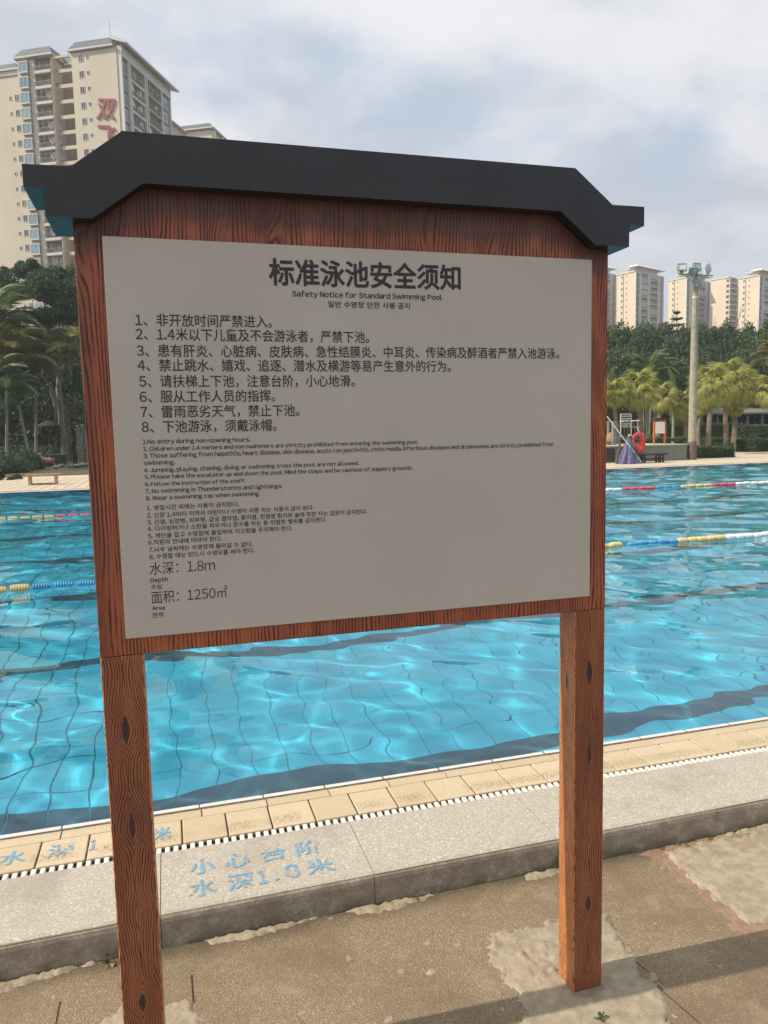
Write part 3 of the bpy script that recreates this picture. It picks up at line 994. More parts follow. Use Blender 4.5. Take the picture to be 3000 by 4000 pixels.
def text_mesh(name, body, size, mat, width=None, extrude=0.0, bold=0.0, keep=False, n_sh=9):
    """lettering as thin flat strokes; bold ones are made by stacking slightly shifted copies a hair apart"""
    x = 0.0; Vs = []; Ps = []; nb = 0
    for ch in body:
        co, polys, adv = glyph(ch)
        if ch != ' ':
            c = co.copy(); c[:, 0] += x; Vs.append(c); Ps += [tuple(nb + i for i in p) for p in polys]; nb += len(c)
        x += adv
    co = np.concatenate(Vs) * size
    x0, x1 = co[:, 0].min(), co[:, 0].max()
    if width:
        f = width / (x1 - x0)
        co[:, 0] = (co[:, 0] - x0) * f
        if keep: co[:, 1] *= f
    sh = [(0, 0), (-1, 0), (1, 0), (0, -1), (0, 1), (-.7, -.7), (.7, .7), (-.7, .7), (.7, -.7)][:n_sh] if bold else [(0, 0)]
    V = []; F = []
    for k, (dx, dy) in enumerate(sh):
        b_ = len(V); c = co + np.array([dx * bold, dy * bold, k * 4e-5], np.float32)
        V += c.tolist(); F += [tuple(b_ + i for i in p) for p in Ps]
        if extrude and k == 0:
            from collections import Counter
            cnt = Counter(frozenset((p[i], p[(i + 1) % len(p)])) for p in Ps for i in range(len(p)))
            m_ = len(V); V += (c - np.array([0, 0, extrude * 2], np.float32)).tolist()
            for p in Ps:
                for i in range(len(p)):
                    a, b2 = p[i], p[(i + 1) % len(p)]
                    if cnt[frozenset((a, b2))] == 1: F.append((b_ + a, m_ + a, m_ + b2, b_ + b2))
    me = bpy.data.meshes.new(name)
    me.from_pydata(V, [], F); me.materials.append(mat)
    return me


for ch_, cx, cy_, w in (('小', .252, .945, .095), ('心', .392, .945, .095), ('台', .540, .945, .10), ('阶', .690, .945, .105),
                        ('水', .245, .793, .10), ('深', .392, .790, .10), ('1', .478, .790, .036), ('.', .530, .790, .014), ('8', .598, .795, .055), ('米', .712, .793, .11)):
    me = text_mesh('stencil_lettering', ch_, .118 if ch_ not in '18' else .12, MAT['stencil'], w, bold=.0034, n_sh=5)
    o = link('stencil_lettering', me, kerb, (cx - w / 2, cy_ - .045, ZK + .0022), (0, 0, 0))
for ch_, cx, w in (('水', -.515, .11), ('深', -.322, .105), ('1', -.195, .036), ('.', -.140, .013), ('8', -.07, .05), ('米', .092, .075)):
    me = text_mesh('stencil_lettering', ch_, .115, MAT['stencil'], w, bold=.0034, n_sh=5)
    link('stencil_lettering', me, edge, (cx - w / 2, 1.262 - .045, ZK + .0022), (0, 0, 0))

# ================================================================== NOTICE SIGN
sign = empty('notice_sign', (0, 0, 0))
tag(sign, 'large swimming pool safety notice board in a red wood-grain frame with a dark roof', 'notice board')
SW = 1.515
pb_ = MB(); pb_.bbox((0, 0, 0), (.1075, .099, 1.3085), .0025)
post_me = pb_.mesh('post', MAT['post'])
link('post', post_me, sign, (0, 0, -.0))
link('post', post_me, sign, (SW - .1075, 0, 0))
bb = MB()
bb.prism([(0, 1.3095), (SW, 1.3095), (SW, 2.47), (1.47, 2.47), (1.36, 2.56), (.155, 2.56), (.04, 2.47), (0, 2.47)], 0, .099)
board = bb.build('board', MAT['board'], sign)
mod = board.modifiers.new('bevel', 'BEVEL'); mod.width = .0025; mod.segments = 2
# fascia roof in two tiers
U = [(-.100, 2.482), (.020, 2.483), (.141, 2.576), (1.372, 2.578), (1.489, 2.486), (1.608, 2.484), (1.608, 2.540), (1.499, 2.539), (1.375, 2.634), (.130, 2.629), (.008, 2.537), (-.100, 2.535)]
Lw = [(-.056, 2.418), (.050, 2.418), (.173, 2.509), (1.328, 2.511), (1.443, 2.421), (1.557, 2.421), (1.557, 2.48485), (1.489, 2.486), (1.372, 2.578), (.141, 2.576), (.020, 2.483), (-.056, 2.48237)]
q = MB(); q.prism(U, -.045, .144); q.build('roof_cap', MAT['roof'], sign)
q = MB(); q.prism(Lw, -.045, .144); q.build('eave_board', MAT['roof'], sign)
q = MB(); q.bbox((.067, -.0048, 1.356), (1.456, -.0006, 2.388), .0005)
panel = q.build('panel', MAT['panel'], sign)
TEXTS = [
    ("标准泳池安全须知", 0.4827, 1.0283, 2.2824, 2.2883),
    ("Safety Notice for Standard Swimming Pool", 0.5418, 0.9723, 2.2541, 2.2584),
    ("일반 수영장 안전 사용 공지", 0.6393, 0.8749, 2.2290, 2.2309),
    ("1、非开放时间严禁进入。", 0.1354, 0.4838, 2.1709, 2.1747),
    ("2、1.4米以下儿童及不会游泳者，严禁下池。", 0.1345, 0.7534, 2.1355, 2.1357),
    ("3、患有肝炎、心脏病、皮肤病、急性结膜炎、中耳炎、传染病及醉酒者严禁入池游泳。", 0.1350, 1.3462, 2.0936, 2.0990),
    ("4、禁止跳水、嬉戏、追逐、潜水及横游等易产生意外的行为。", 0.1350, 0.9956, 2.0567, 2.0564),
    ("5、请扶梯上下池，注意台阶，小心地滑。", 0.1367, 0.7085, 2.0159, 2.0152),
    ("6、服从工作人员的指挥。", 0.1359, 0.4857, 1.9765, 1.9760),
    ("7、雷雨恶劣天气，禁止下池。", 0.1357, 0.5502, 1.9374, 1.9355),
    ("8、下池游泳，须戴泳帽。", 0.1369, 0.4862, 1.8989, 1.8959),
    ("1.No entry during non-opening hours.", 0.1369, 0.4135, 1.8680, 1.8675),
    ("2. Children under 1.4 meters and non-swimmers are strictly prohibited from entering the swimming pool.", 0.1369, 0.8933, 1.8493, 1.8503),
    ("3. Those suffering from hepatitis, heart disease, skin disease, acute conjunctivitis, otitis media, infectious diseases and drunkenness are strictly prohibited from", 0.1371, 1.3269, 1.8313, 1.8319),
    ("swimming.", 0.1368, 0.2148, 1.8134, 1.8116),
    ("4. Jumping, playing, chasing, diving or swimming cross the pool are not allowed.", 0.1361, 0.7151, 1.7940, 1.7951),
    ("5. Please take the escalator up and down the pool. Mind the steps and be cautious of slippery grounds.", 0.1370, 0.8738, 1.7766, 1.7751),
    ("6. Follow the instruction of the staff.", 0.1370, 0.3961, 1.7579, 1.7570),
    ("7. No swimming in Thunderstorms and lightnings.", 0.1371, 0.4956, 1.7392, 1.7383),
    ("8. Wear a swimming cap when swimming.", 0.1372, 0.4336, 1.7206, 1.7206),
    ("1. 영업시간 외에는 사용이 금지된다.", 0.1375, 0.3764, 1.6946, 1.6941),
    ("2. 신장 1.4미터 이하의 어린이나 수영이 서툰 자는 사용이 금지 된다.", 0.1369, 0.5815, 1.6751, 1.6742),
    ("3. 간염, 심장병, 피부병, 급성 결막염, 중이염, 전염병 환자와 술에 취한 자는 입장이 금지된다.", 0.1370, 0.7349, 1.6569, 1.6552),
    ("4. 다이빙하거나 소란을 피우거나 잠수를 하는 등 위험한 행위를 금지한다.", 0.1368, 0.6168, 1.6392, 1.6384),
    ("5. 계단을 잡고 수영장에 출입하며 미끄럼을 주의해야 한다.", 0.1372, 0.5198, 1.6204, 1.6198),
    ("6.직원의 안내에 따라야 한다.", 0.1370, 0.3256, 1.6031, 1.6020),
    ("7.뇌우 날씨에는 수영장에 들어갈 수 없다.", 0.1375, 0.4089, 1.5841, 1.5812),
    ("8. 수영할 때는 반드시 수영모를 써야 한다.", 0.1376, 0.4132, 1.5652, 1.5644),
    ("水深：1.8m", 0.1372, 0.3055, 1.5244, 1.5238),
    ("Depth", 0.1375, 0.1813, 1.5023, 1.5020),
    ("수심", 0.1381, 0.1643, 1.4844, 1.4829),
    ("面积：1250㎡", 0.1371, 0.3351, 1.4467, 1.4468),
    ("Area", 0.1375, 0.1697, 1.4269, 1.4258),
    ("면적", 0.1380, 0.1648, 1.4074, 1.4071),
]
for i, (t, x0, x1, z0, z1) in enumerate(TEXTS):
    if i == 0: sz, bold = .074, .0019
    elif i == 1: sz, bold = .0190, .0004
    elif i == 2: sz, bold = .0185, .00025
    elif i < 11: sz, bold = .0345, .00025
    elif '：' in t: sz, bold = .037, .0
    elif i < 20 or t in ('Depth', 'Area'): sz, bold = .0152, .00022
    else: sz, bold = .0150, .0001
    latin = False or 10 < i < 20 or t in ('Depth', 'Area')
    me = text_mesh('lettering', t, sz, MAT['ink_title'] if i == 0 else MAT['ink'], x1 - x0, bold=bold, keep=latin and i != 13)
    o = link('lettering', me, panel, (x0, -.0054, z0 + (.006 if i == 0 else 0)), (PI / 2, 0, 0))
    o.rotation_euler = (PI / 2, -math.atan2(z1 - z0, x1 - x0) * .5, 0)

# small things on the ground
def leaf_bits(name, label, cat, c, n, L, mat, seed):
    r = random.Random(seed); q = MB()
    for k in range(n):
        a = r.uniform(0, 2 * PI); e = r.uniform(.2, 1.2); l = L * r.uniform(.6, 1.2)
        d = Vector((math.cos(a) * math.cos(e), math.sin(a) * math.cos(e), math.sin(e)))
        s_ = Vector((-math.sin(a), math.cos(a), 0)) * l * .33
        st = Vector((r.uniform(-.01, .01), r.uniform(-.006, .006), 0))
        b0 = st + d * l * .5
        q.tube([st, b0], .0009, 4, False)
        q.add([b0, b0 + d * l * .5 + s_ + Vector((0, 0, .002)), b0 + d * l * 1.1, b0 + d * l * .5 - s_ + Vector((0, 0, .002))], [(0, 1, 2, 3)], True)
    return tag(q.build(name, mat, None, c), label, cat)


leaf_bits('weed', 'small bright green weed sprouting at the foot of the kerb beside the right sign post', 'weed', (1.735, .655, .006), 9, .035, MAT['weed'], 4)
leaf_bits('weed', 'tiny olive weed in a crack of the mortar in front of the right sign post', 'weed', (1.43, -.12, .012), 8, .016, MAT['leaf_hedge'], 5)
leaf_bits('weed', 'low scrap of weed beside the left sign post at the kerb foot', 'weed', (-.10, .652, .006), 9, .018, MAT['leaf_hedge'], 6)
lf = MB()
n_ = 12
for k in range(n_):
    a0 = -.5 + k / n_
    lf.add([(-.022 + .044 * k / n_, -.009 * math.sin(PI * k / n_) - .001, .004 + .006 * math.sin(k)), (-.022 + .044 * (k + 1) / n_, -.009 * math.sin(PI * (k + 1) / n_) - .001, .004 + .006 * math.sin(k + 1)),
            (-.022 + .044 * (k + 1) / n_, .011 * math.sin(PI * (k + 1) / n_) + .001, .010), (-.022 + .044 * k / n_, .011 * math.sin(PI * k / n_) + .001, .010)], [(0, 1, 2, 3)], True)
tag(lf.build('dry_leaf', MAT['dryleaf'], None, (-.085, .625, .004), (0, .1, .4)), 'curled dry brown leaf on the pavement beside the left sign post', 'leaf')

# ================================================================== LANE ROPES
bead_prof = [(.004, 0)]
for k in range(7):
    x = .014 + k * .028
    r = .052 if 0 < k < 6 else .044
    bead_prof += [(r * .72, x - .010), (r, x - .006), (r, x + .006), (r * .72, x + .010)]
bead_prof += [(.004, .196)]
BM = {}
for c in ('yellow', 'blue', 'red', 'white'):
    q = MB(); q.lathe([(r, h - .098) for r, h in bead_prof], 12, 'x'); BM[c] = q.mesh('float_' + c, MAT['b_' + c])


def rope(y, seq, label, dz=.012):
    o = empty('lane_rope', (0, y, ZW)); tag(o, label, 'lane rope', 'lane ropes across the pool')
    cb = MB(); cb.tube([(POOL_X0, 0, .0), (POOL_X1, 0, .0)], .006, 6); cb.build('cable', MAT['rope'], o)
    rr = random.Random(int(y * 10))
    for x, c, s in seq:
        link('float', BM[c], o, (x, rr.uniform(-.012, .012), dz + rr.uniform(-.006, .006)), (rr.uniform(0, 6), rr.uniform(-.03, .03), rr.uniform(-.04, .04)), (s, 1, 1))


seq = []
x = -1.58 - .25 * 20
cyc = ['white'] * 5 + ['red'] * 5 + ['blue'] * 5
k = 0
while x < -2.6: seq.append((x, cyc[k % 15], 1.08)); x += .25; k += 1
while x < -1.46: seq.append((x, 'yellow', 1.08)); x += .25
for k in range(5): seq.append((x, 'blue', 1.08)); x += .25
cyc = ['white'] * 5 + ['red'] * 5 + ['yellow'] * 5
k = 0
while x < 6.75: seq.append((x, cyc[k % 15], 1.08)); x += .25; k += 1
for k in range(60):
    c = 'blue' if k < 5 else 'yellow' if k < 10 else 'white' if k < 15 else cyc[k % 15]
    seq.append((7.05 - .088 + k * .1785, c, .86))
rope(7.73, seq, 'nearest lane rope of ribbed floats, blue and yellow ones showing beside both sign posts')
seq = []
x = -3.53 - .26 * 30; k = 0
while x < -2.3:
    seq.append((x, 'yellow' if x > -3.9 else cyc[(k + 7) % 15], 1.1)); x += .26; k += 1
while x < 12.2:
    c = 'red' if x < -1.0 else cyc[(k // 1) % 15]
    seq.append((x, c, 1.1)); x += .26; k += 1
x = 12.48
while x < 30:
    c = 'white' if x < 12.95 else 'red' if x < 14.15 else 'blue' if x < 14.85 else 'yellow' if x < 16.0 else 'red' if x < 16.9 else 'white' if x < 18.5 else 'yellow'
    seq.append((x, c, 1.25)); x += .285
rope(16.85, seq, 'farther lane rope of small floats, red and yellow at left, white to red at right')


# ================================================================== BUILDINGS
def hit(q, P, dr):
    e = ray(*q)
    a = np.array([[e[0], -dr[0]], [e[1], -dr[1]]])
    t = np.linalg.solve(a, (np.array(P) - CAM[:2]))
    return t[1]


def wbox(mb, a0, a1, d0, d1, z0, z1): mb.box((a0, d0, z0), (a1, d1, z1))


_pm = {}
def piece(key, fn, mats):
    if key not in _pm:
        q = MB(); fn(q); _pm[key] = q.mesh(key[0], mats)
    return _pm[key]


# Every tower has its own frame: the corner nearest the camera is the origin, local -x runs along the sunlit
# face to the left, local +y runs back along the other face.
def tower_root(name, corner, yaw, label, group=None):
    o = empty(name, (corner[0], corner[1], 0), -math.radians(yaw))
    tag(o, label, 'apartment building', group)
    return o


def face_x(parent, name, me, s, z, out=0.0):      # s metres left of the corner, on the sunlit face (local y = 0)
    return link(name, me, parent, (-s, -out, z))


def face_y(parent, name, me, s, z, out=0.0):      # s metres back along the shaded face (local x = 0)
    return link(name, me, parent, (out, s, z), (0, 0, PI / 2))


def window_me(w, h, glass='glass', mull=1):
    def fn(q):
        q.box((0, -.05, 0), (w, .12, .07)); q.box((0, -.05, h - .07), (w, .12, h))
        q.box((0, -.05, .07), (.07, .12, h - .07)); q.box((w - .07, -.05, .07), (w, .12, h - .07))
        for k in range(mull): q.box((w * (k + 1) / (mull + 1) - .03, -.03, .07), (w * (k + 1) / (mull + 1) + .03, .1, h - .07))
    def gl(q): q.box((.07, -.025, .07), (w - .07, .06, h - .07))
    return piece(('window', w, h, mull), fn, MAT['frame']), piece(('pane', w, h, glass), gl, MAT[glass])


def add_window(parent, s, z, w, h, side='x', glass='glass', mull=1, out=.02):
    fm, pm = window_me(w, h, glass, mull)
    o = (face_x(parent, 'window', fm, s + w / 2, z, out) if side == 'x' else face_y(parent, 'window', fm, s, z, out))
    if side == 'x': pass
    link('pane', pm, o)
    return o


def balcony_me(w, h, dep, seed, screens=True):
    """one storey of a balcony bay: slab, back wall in shade, railing, glazing bars and some things on it"""
    def fn(q):
        pass
    key = ('balcony', w, h, dep, seed)
    if key in _pm: return _pm[key]
    r = random.Random(seed)
    slab = MB(); slab.box((0, -dep * .25, -.14), (w, .25, .16)); slab.box((0, -dep * .25, -.14), (w, -dep * .25 + .10, .35))
    back = MB(); back.box((.0, .0, .16), (w, .2, h - .14))
    rail = MB()
    y0 = -dep * .25 + .05
    rail.box((0, y0 - .03, 1.12), (w, y0 + .03, 1.18))
    n = int(w / .32)
    for k in range(n + 1): rail.box((k * w / n - .02, y0 - .02, .35), (k * w / n + .02, y0 + .02, 1.12))
    if r.random() < .55:
        for k in range(4): rail.box((w * k / 3 - .03, y0 - .03, 1.18), (w * k / 3 + .03, y0 + .03, h - .14))
        for zz in ((1.6, 2.0) if r.random() < .5 else (1.9,)): rail.box((0, y0 - .02, zz), (w, y0 + .02, zz + .04))
    things = MB()
    for k in range(r.randint(2, 6)):
        a = r.uniform(.2, w - .8); b = r.uniform(.3, .8); things.box((a, -.12, r.uniform(.9, 1.5)), (a + b, -.05, r.uniform(1.7, h - .3)))
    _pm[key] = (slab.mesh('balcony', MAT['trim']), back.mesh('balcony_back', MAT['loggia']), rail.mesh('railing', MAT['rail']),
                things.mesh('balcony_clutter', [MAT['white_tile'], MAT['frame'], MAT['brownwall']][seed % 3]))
    return _pm[key]


def add_balcony(parent, s, z, w, h, side='x', dep=1.2, seed=0, out=0.0):
    sl, bk, rl, th = balcony_me(w, h, dep, seed % 5)
    o = face_x(parent, 'balcony', sl, s + w, z, out) if side == 'x' else face_y(parent, 'balcony', sl, s, z, out)
    link('back_wall', bk, o); link('railing', rl, o); link('clutter', th, o)
    return o


rb = random.Random(5)
# ---- the big cream tower at upper left
T1 = tower_root('apartment_tower', (-4.53, 143.87), 28, 'tall cream apartment tower with red characters, rising behind the notice board at left')
FH = 2.65
q = MB()
q.box((-8.83, 0, 0), (0, 18.2, 70.3))                     # main mass (the two faces meet at the origin)
q.build('wall', MAT['cream'], T1)
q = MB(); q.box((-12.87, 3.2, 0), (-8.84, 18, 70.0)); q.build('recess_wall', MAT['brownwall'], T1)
q = MB(); q.box((-19.7, .9, 0), (-12.88, 18, 70.2)); q.build('bay_block', MAT['cream'], T1)
q = MB(); q.box((-19.72, .0, 0), (-19.2, .89, 70.2)); q.box((-17.35, -.0, 0), (-16.35, .89, 70.2)); q.box((-13.0, 0, 0), (-12.88, .89, 70.2)); q.build('pier', MAT['cream'], T1)
q = MB(); q.box((-34, .5, 0), (-19.73, 16, 68.2)); q.build('side_wing', MAT['cream'], T1)
q = MB(); q.box((-34.1, .3, 68.2), (-19.74, 16, 68.9)); q.build('parapet', MAT['trim'], T1)
# dark mansard bands
def mansard(parent, x0, x1, y0, y1, z0, h, ins=.55, over=.45):
    q = MB()
    V = [(x0 - over, y0 - over, z0), (x1 + over, y0 - over, z0), (x1 + over, y1 + over, z0), (x0 - over, y1 + over, z0),
         (x0 + ins, y0 + ins, z0 + h), (x1 - ins, y0 + ins, z0 + h), (x1 - ins, y1 - ins, z0 + h), (x0 + ins, y1 - ins, z0 + h)]
    q.add(V, [(0, 3, 2, 1), (4, 5, 6, 7), (0, 1, 5, 4), (1, 2, 6, 5), (2, 3, 7, 6), (3, 0, 4, 7)])
    r = q.build('roof', MAT['slate'], parent)
    e = MB(); e.box((x0 - over - .05, y0 - over - .05, z0 - .28), (x1 + over + .05, y1 + over + .05, z0 - .002)); e.build('eaves', MAT['trim'], r)
    return r
mansard(T1, -8.83, -.9, 0, 17, 70.75, 1.6)
mansard(T1, -19.7, -12.9, 0, 17, 70.75, 1.6)
mansard(T1, -12.3, -9.4, 3.2, 17, 70.35, 1.2, .2, .1)
mansard(T1, -34, -20.3, .5, 15.5, 69.25, 1.3)
q = MB(); q.box((-12.4, -.2, 69.75), (-9.3, .2, 70.1)); q.build('top_beam', MAT['cream'], T1)
q = MB(); q.tube([(-1.6, 1.0, 71), (-1.6, 1.0, 75.2)], .07, 6); q.build('lightning_rod', MAT['frame'], T1)
# overhanging crown along the shaded face
q = MB()
q.add([(-.8, -.4, 71.6), (2.1, -.4, 70.6), (2.1, 19.6, 70.6), (-.8, 19.6, 71.6), (-.8, -.4, 72.4), (2.1, -.4, 70.95), (2.1, 19.6, 70.95), (-.8, 19.6, 72.4)],
      [(0, 3, 2, 1), (4, 5, 6, 7), (0, 1, 5, 4), (1, 2, 6, 5), (2, 3, 7, 6), (3, 0, 4, 7)])
q.box((.01, 0.2, 68.9), (.9, 18.2, 70.7))
q.build('crown', MAT['trim'], T1)
# shaded face: piers, balconies, glazed corners, storey by storey
q = MB()
for y0, y1 in ((.15, .35), (2.5, 2.85), (3.05, 3.3), (8.1, 8.4), (8.85, 9.15), (14.4, 14.8), (17.9, 18.2)):
    q.box((.01, y0, 0), (.85, y1, 69.2))
q.build('pier', MAT['trim'], T1)
for k in range(13):
    z = 66.1 - k * FH
    fm = piece(('bay', 2.1, 1.9), lambda q: (q.box((0, -.1, 0), (2.1, .3, .28)), q.box((0, -.04, .28), (.06, .1, 1.95)), q.box((2.04, -.04, .28), (2.1, .1, 1.95)), q.box((1.0, -.04, .28), (1.06, .1, 1.95)), q.box((0, -.04, 1.1), (2.1, .1, 1.15))), MAT['rail'])
    gm = piece(('baypane', 2.1, 1.9), lambda q: q.box((.06, .02, .28), (2.04, .05, 2.4)), MAT['blueglass'])
    o = face_y(T1, 'window', fm, .37, z, .45); link('pane', gm, o)
    o = face_y(T1, 'window', fm, 15.2, z, .6); link('pane', gm, o)
    add_balcony(T1, 3.31, z, 4.78, FH, 'y', 1.6, rb.randint(0, 9), .35)
    add_balcony(T1, 9.16, z, 5.2, FH, 'y', 1.6, rb.randint(0, 9), .35)
# sunlit face
for k in range(23):
    z = 68.62 - k * FH
    add_window(T1, 6.96, z, .92, 1.15, 'x')
    add_window(T1, 5.68, z + .42, .52, .62, 'x', mull=0)
    bz = z - .62
    fm = piece(('baywin', 1.8), lambda q: (q.box((0, -.55, -.12), (1.8, .8, .08)), q.box((0, -.55, .08), (.08, -.45, 1.72)), q.box((1.72, -.55, .08), (1.8, -.45, 1.72)), q.box((.86, -.55, .08), (.92, -.45, 1.72)), q.box((0, -.55, 1.72), (1.8, .8, 1.9))), MAT['trim'])
    gm = piece(('baywinpane', 1.8), lambda q: q.box((.08, -.50, .08), (1.72, .75, 1.72)), MAT['blueglass'])
    pm_ = piece(('baypanel', 1.8), lambda q: q.box((.05, -.2, -.75), (1.75, .8, -.13)), MAT['brownwall'])
    o = face_x(T1, 'bay_window', fm, 19.18, bz, 0); link('pane', gm, o); link('spandrel', pm_, o)
    add_balcony(T1, 13.05, z - .85, 3.25, FH, 'x', 3.0, rb.randint(0, 9), -.6)
    # recess: storey slab across the shaded well, air conditioners on the side wall
    sm_ = piece(('slab', 4.0), lambda q: q.box((0, 0, 0), (3.2, .5, .62)), MAT['cream'])
    face_x(T1, 'recess_slab', sm_, 12.1, z - 1.0, -.6)
    am = piece(('ac', 1), lambda q: (q.box((0, 0, 0), (.36, .8, .62)), q.box((0, -.05, -.08), (.42, .85, -.02))), MAT['frame'])
    link('air_conditioner', am, T1, (-12.86, .9 + rb.uniform(0, .5), z + rb.uniform(-.4, .3)))
    if z < 67:
        zz = z - 2.3
        add_window(T1, 20.62, zz, .92, 1.15, 'x', out=-.48)
        add_window(T1, 21.98, zz + .3, .5, .62, 'x', mull=0, out=-.48)
# the two red characters that show
for ch_, s_, zc, sz in (('双', 2.55, 58.95, 4.1), ('飞', 2.85, 54.55, 3.9)):
    me = text_mesh('red_character', ch_, sz, MAT['redletter'], 3.5, extrude=.18, bold=.07)
    co = np.zeros(len(me.vertices) * 3, np.float32); me.vertices.foreach_get('co', co); co = co.reshape(-1, 3)
    co[:, 0] += co[:, 1] * .16; co[:, 1] -= co[:, 0] * .12
    me.vertices.foreach_set('co', co.ravel()); me.update()
    link('red_character', me, T1, (-s_ - 1.9, -.22, zc), (PI / 2, 0, 0))

# ---- two blocks behind it
T2 = tower_root('apartment_block', (15.38, 197.37), 28, 'cream apartment block of which only the grey roof shows above the notice board roof')
q = MB(); q.box((-10, 0, 0), (0, 12, 78.4)); q.build('wall', MAT['cream'], T2)
mansard(T2, -10, 0, 0, 12, 78.9, 1.5, .9, .7)
q = MB(); q.box((.01, .3, 60), (.7, .9, 78.3)); q.box((.01, 5, 60), (.7, 5.6, 78.3)); q.build('pier', MAT['trim'], T2)
for k in range(2): add_balcony(T2, 1, 74.8 - 2.8 * k, 3.9, 2.6, 'y', 1.4, k, .3)
T3 = tower_root('apartment_block', (4.6, 176.0), 28, 'narrow pale stair block just right of the tall tower, cut by the notice board roof')
q = MB(); q.box((-6, 0, 0), (0, 8, 71.2)); q.build('wall', MAT['cream'], T3)
q = MB(); q.add([(-6, -.5, 71.2), (.9, -.5, 71.2), (.9, 8, 71.2), (-6, 8, 71.2), (-4, .6, 73.2), (-1.0, .6, 73.0), (-1.0, 7, 73.0), (-4, 7, 73.2)],
             [(0, 3, 2, 1), (4, 5, 6, 7), (0, 1, 5, 4), (1, 2, 6, 5), (2, 3, 7, 6), (3, 0, 4, 7)]); q.build('roof', MAT['trim'], T3)

# ---- the far row at right
def rtower(name, corner, ztop, label, LA=9.0, LB=23.2, n=12, wins=(6.9, 4.2), bays=True, shift=0.0, lowblock=True, roofpop=True):
    o = tower_root(name, corner, 68, label, 'far cream apartment towers in a row')
    q = MB(); q.box((-LA, 0, 0), (0, LB, ztop)); q.build('wall', MAT['cream2'], o)
    q = MB(); q.box((-LA - .3, -.35, ztop), (.35, LB + .3, ztop + .55)); q.build('cornice', MAT['trim'], o)
    if wins:
        q = MB(); q.box((-5.75, -.16, 0), (-5.45, -.003, ztop)); q.build('downpipe', MAT['brownwall'], o)
    FHr = 2.72
    if bays:
        q = MB()
        for a, b_ in ((.02, .3), (3.3, 3.8), (4.1, 4.5), (10.2, 10.7), (11.3, 11.8), (18.5, 19.0), (19.7, 20.2), (22.9, 23.2)):
            q.box((.01, a, 0), (1.0, b_, ztop))
        q.build('pier', MAT['trim'], o)
    for k in range(n):
        z = ztop - FHr * (k + 1) + .1
        for w_ in wins:
            add_window(o, w_ - .45, z + .7, .9, 1.0, 'x', mull=0) if w_ > 5 else add_window(o, w_ - .3, z + .95, .65, .75, 'x', mull=0)
        if bays:
            fm = piece(('rbay', 3.0), lambda q: (q.box((0, -.25, -.12), (3.0, .3, .2)), q.box((0, -.12, .2), (3.0, -.06, 1.0)), q.box((.95, -.15, .2), (1.05, .1, 2.5)), q.box((1.95, -.15, .2), (2.05, .1, 2.5))), MAT['rail'])
            gm = piece(('rbaypane', 3.0), lambda q: q.box((0, 0, .2), (3.0, .1, 2.6)), MAT['glass'])
            x_ = face_y(o, 'window', fm, .3, z, .3); link('pane', gm, x_)
            fm2 = piece(('rbay2', 2.7), lambda q: (q.box((0, -.25, -.12), (2.7, .3, .2)), q.box((0, -.12, .2), (2.7, -.06, 1.0)), q.box((1.3, -.15, .2), (1.4, .1, 2.5))), MAT['rail'])
            gm2 = piece(('rbay2pane', 2.7), lambda q: q.box((0, 0, .2), (2.7, .1, 2.6)), MAT['blueglass'])
            x_ = face_y(o, 'window', fm2, 20.2, z, .2); link('pane', gm2, x_)
            for s_, w_ in ((4.5, 5.7), (11.8, 6.7)):
                sl = piece(('rbal', w_), lambda q: (q.box((0, -.55, -.16), (w_, .3, .16)), q.box((0, -.55, .9), (w_, -.48, 1.0)), *[q.box((w_ * i / 8 - .03, -.53, .16), (w_ * i / 8 + .03, -.49, .9)) for i in range(9)]), MAT['trim'])
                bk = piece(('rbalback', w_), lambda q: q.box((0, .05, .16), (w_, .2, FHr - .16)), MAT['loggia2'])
                x_ = face_y(o, 'balcony', sl, s_, z, .35); link('back_wall', bk, x_)
                gl_ = piece(('rbalgl', w_), lambda q: q.box((w_ * .04, -.46, 1.0), (w_ * .96, -.42, FHr - .17)), MAT['blueglass'])
                if rb.random() < .35: link('balcony_glazing', gl_, x_)
    if roofpop:
        q = MB()
        x0, x1, y0, y1, z0 = -3.6, 2.4, -.8, LB * .96, ztop + 2.3
        q.box((-2.6, 1.2, ztop + .55), (-.3, LB * .85, z0 - .01))
        q.add([(x0, y0, z0), (x1, y0, z0), (x1, y1, z0), (x0, y1, z0), (x0 + 1, y0 + 2, z0 + 1.3), (x1 - 2, y0 + 3, z0 + 1.3), (x1 - 2, y1 - 3, z0 + 1.3), (x0 + 1, y1 - 2, z0 + 1.3)],
              [(0, 3, 2, 1), (4, 5, 6, 7), (0, 1, 5, 4), (1, 2, 6, 5), (2, 3, 7, 6), (3, 0, 4, 7)])
        q.build('roof', MAT['trim'], o)
        q = MB(); q.box((-7.8, 9, ztop + .55), (-4.6, 16, ztop + 3.4)); q.box((-9.6, 7.6, ztop + 3.4), (-3.7, 17, ztop + 3.8)); q.build('stair_head', MAT['trim'], o)
    return o


rtower('apartment_tower', (211.39, 304.19), 73.3, 'far cream tower nearest the notice board, with wide eaves and balcony bays')
rtower('apartment_tower', (255.41, 325.19), 76.2, 'far cream apartment tower directly behind the floodlight pole')
rtower('apartment_tower', (274.05, 316.38), 75.4, 'far apartment tower with a blank cream side wall, right of the floodlight pole', wins=(), LB=8.1, bays=False, roofpop=False)
rtower('apartment_tower', (270.37, 292.91), 71.4, 'rightmost far apartment tower, cut by the edge of the picture')
_d = ray(2407, 1100); _d = _d[:2] / np.hypot(*_d[:2]); _e = CAM[:2] + _d * 392
r0 = rtower('apartment_tower', (_e[0] - 24.5 * math.sin(math.radians(68)), _e[1] - 24.5 * math.cos(math.radians(68))), 76.0, 'far tower peeping out beside the notice board frame, only its balconies showing', LA=6)
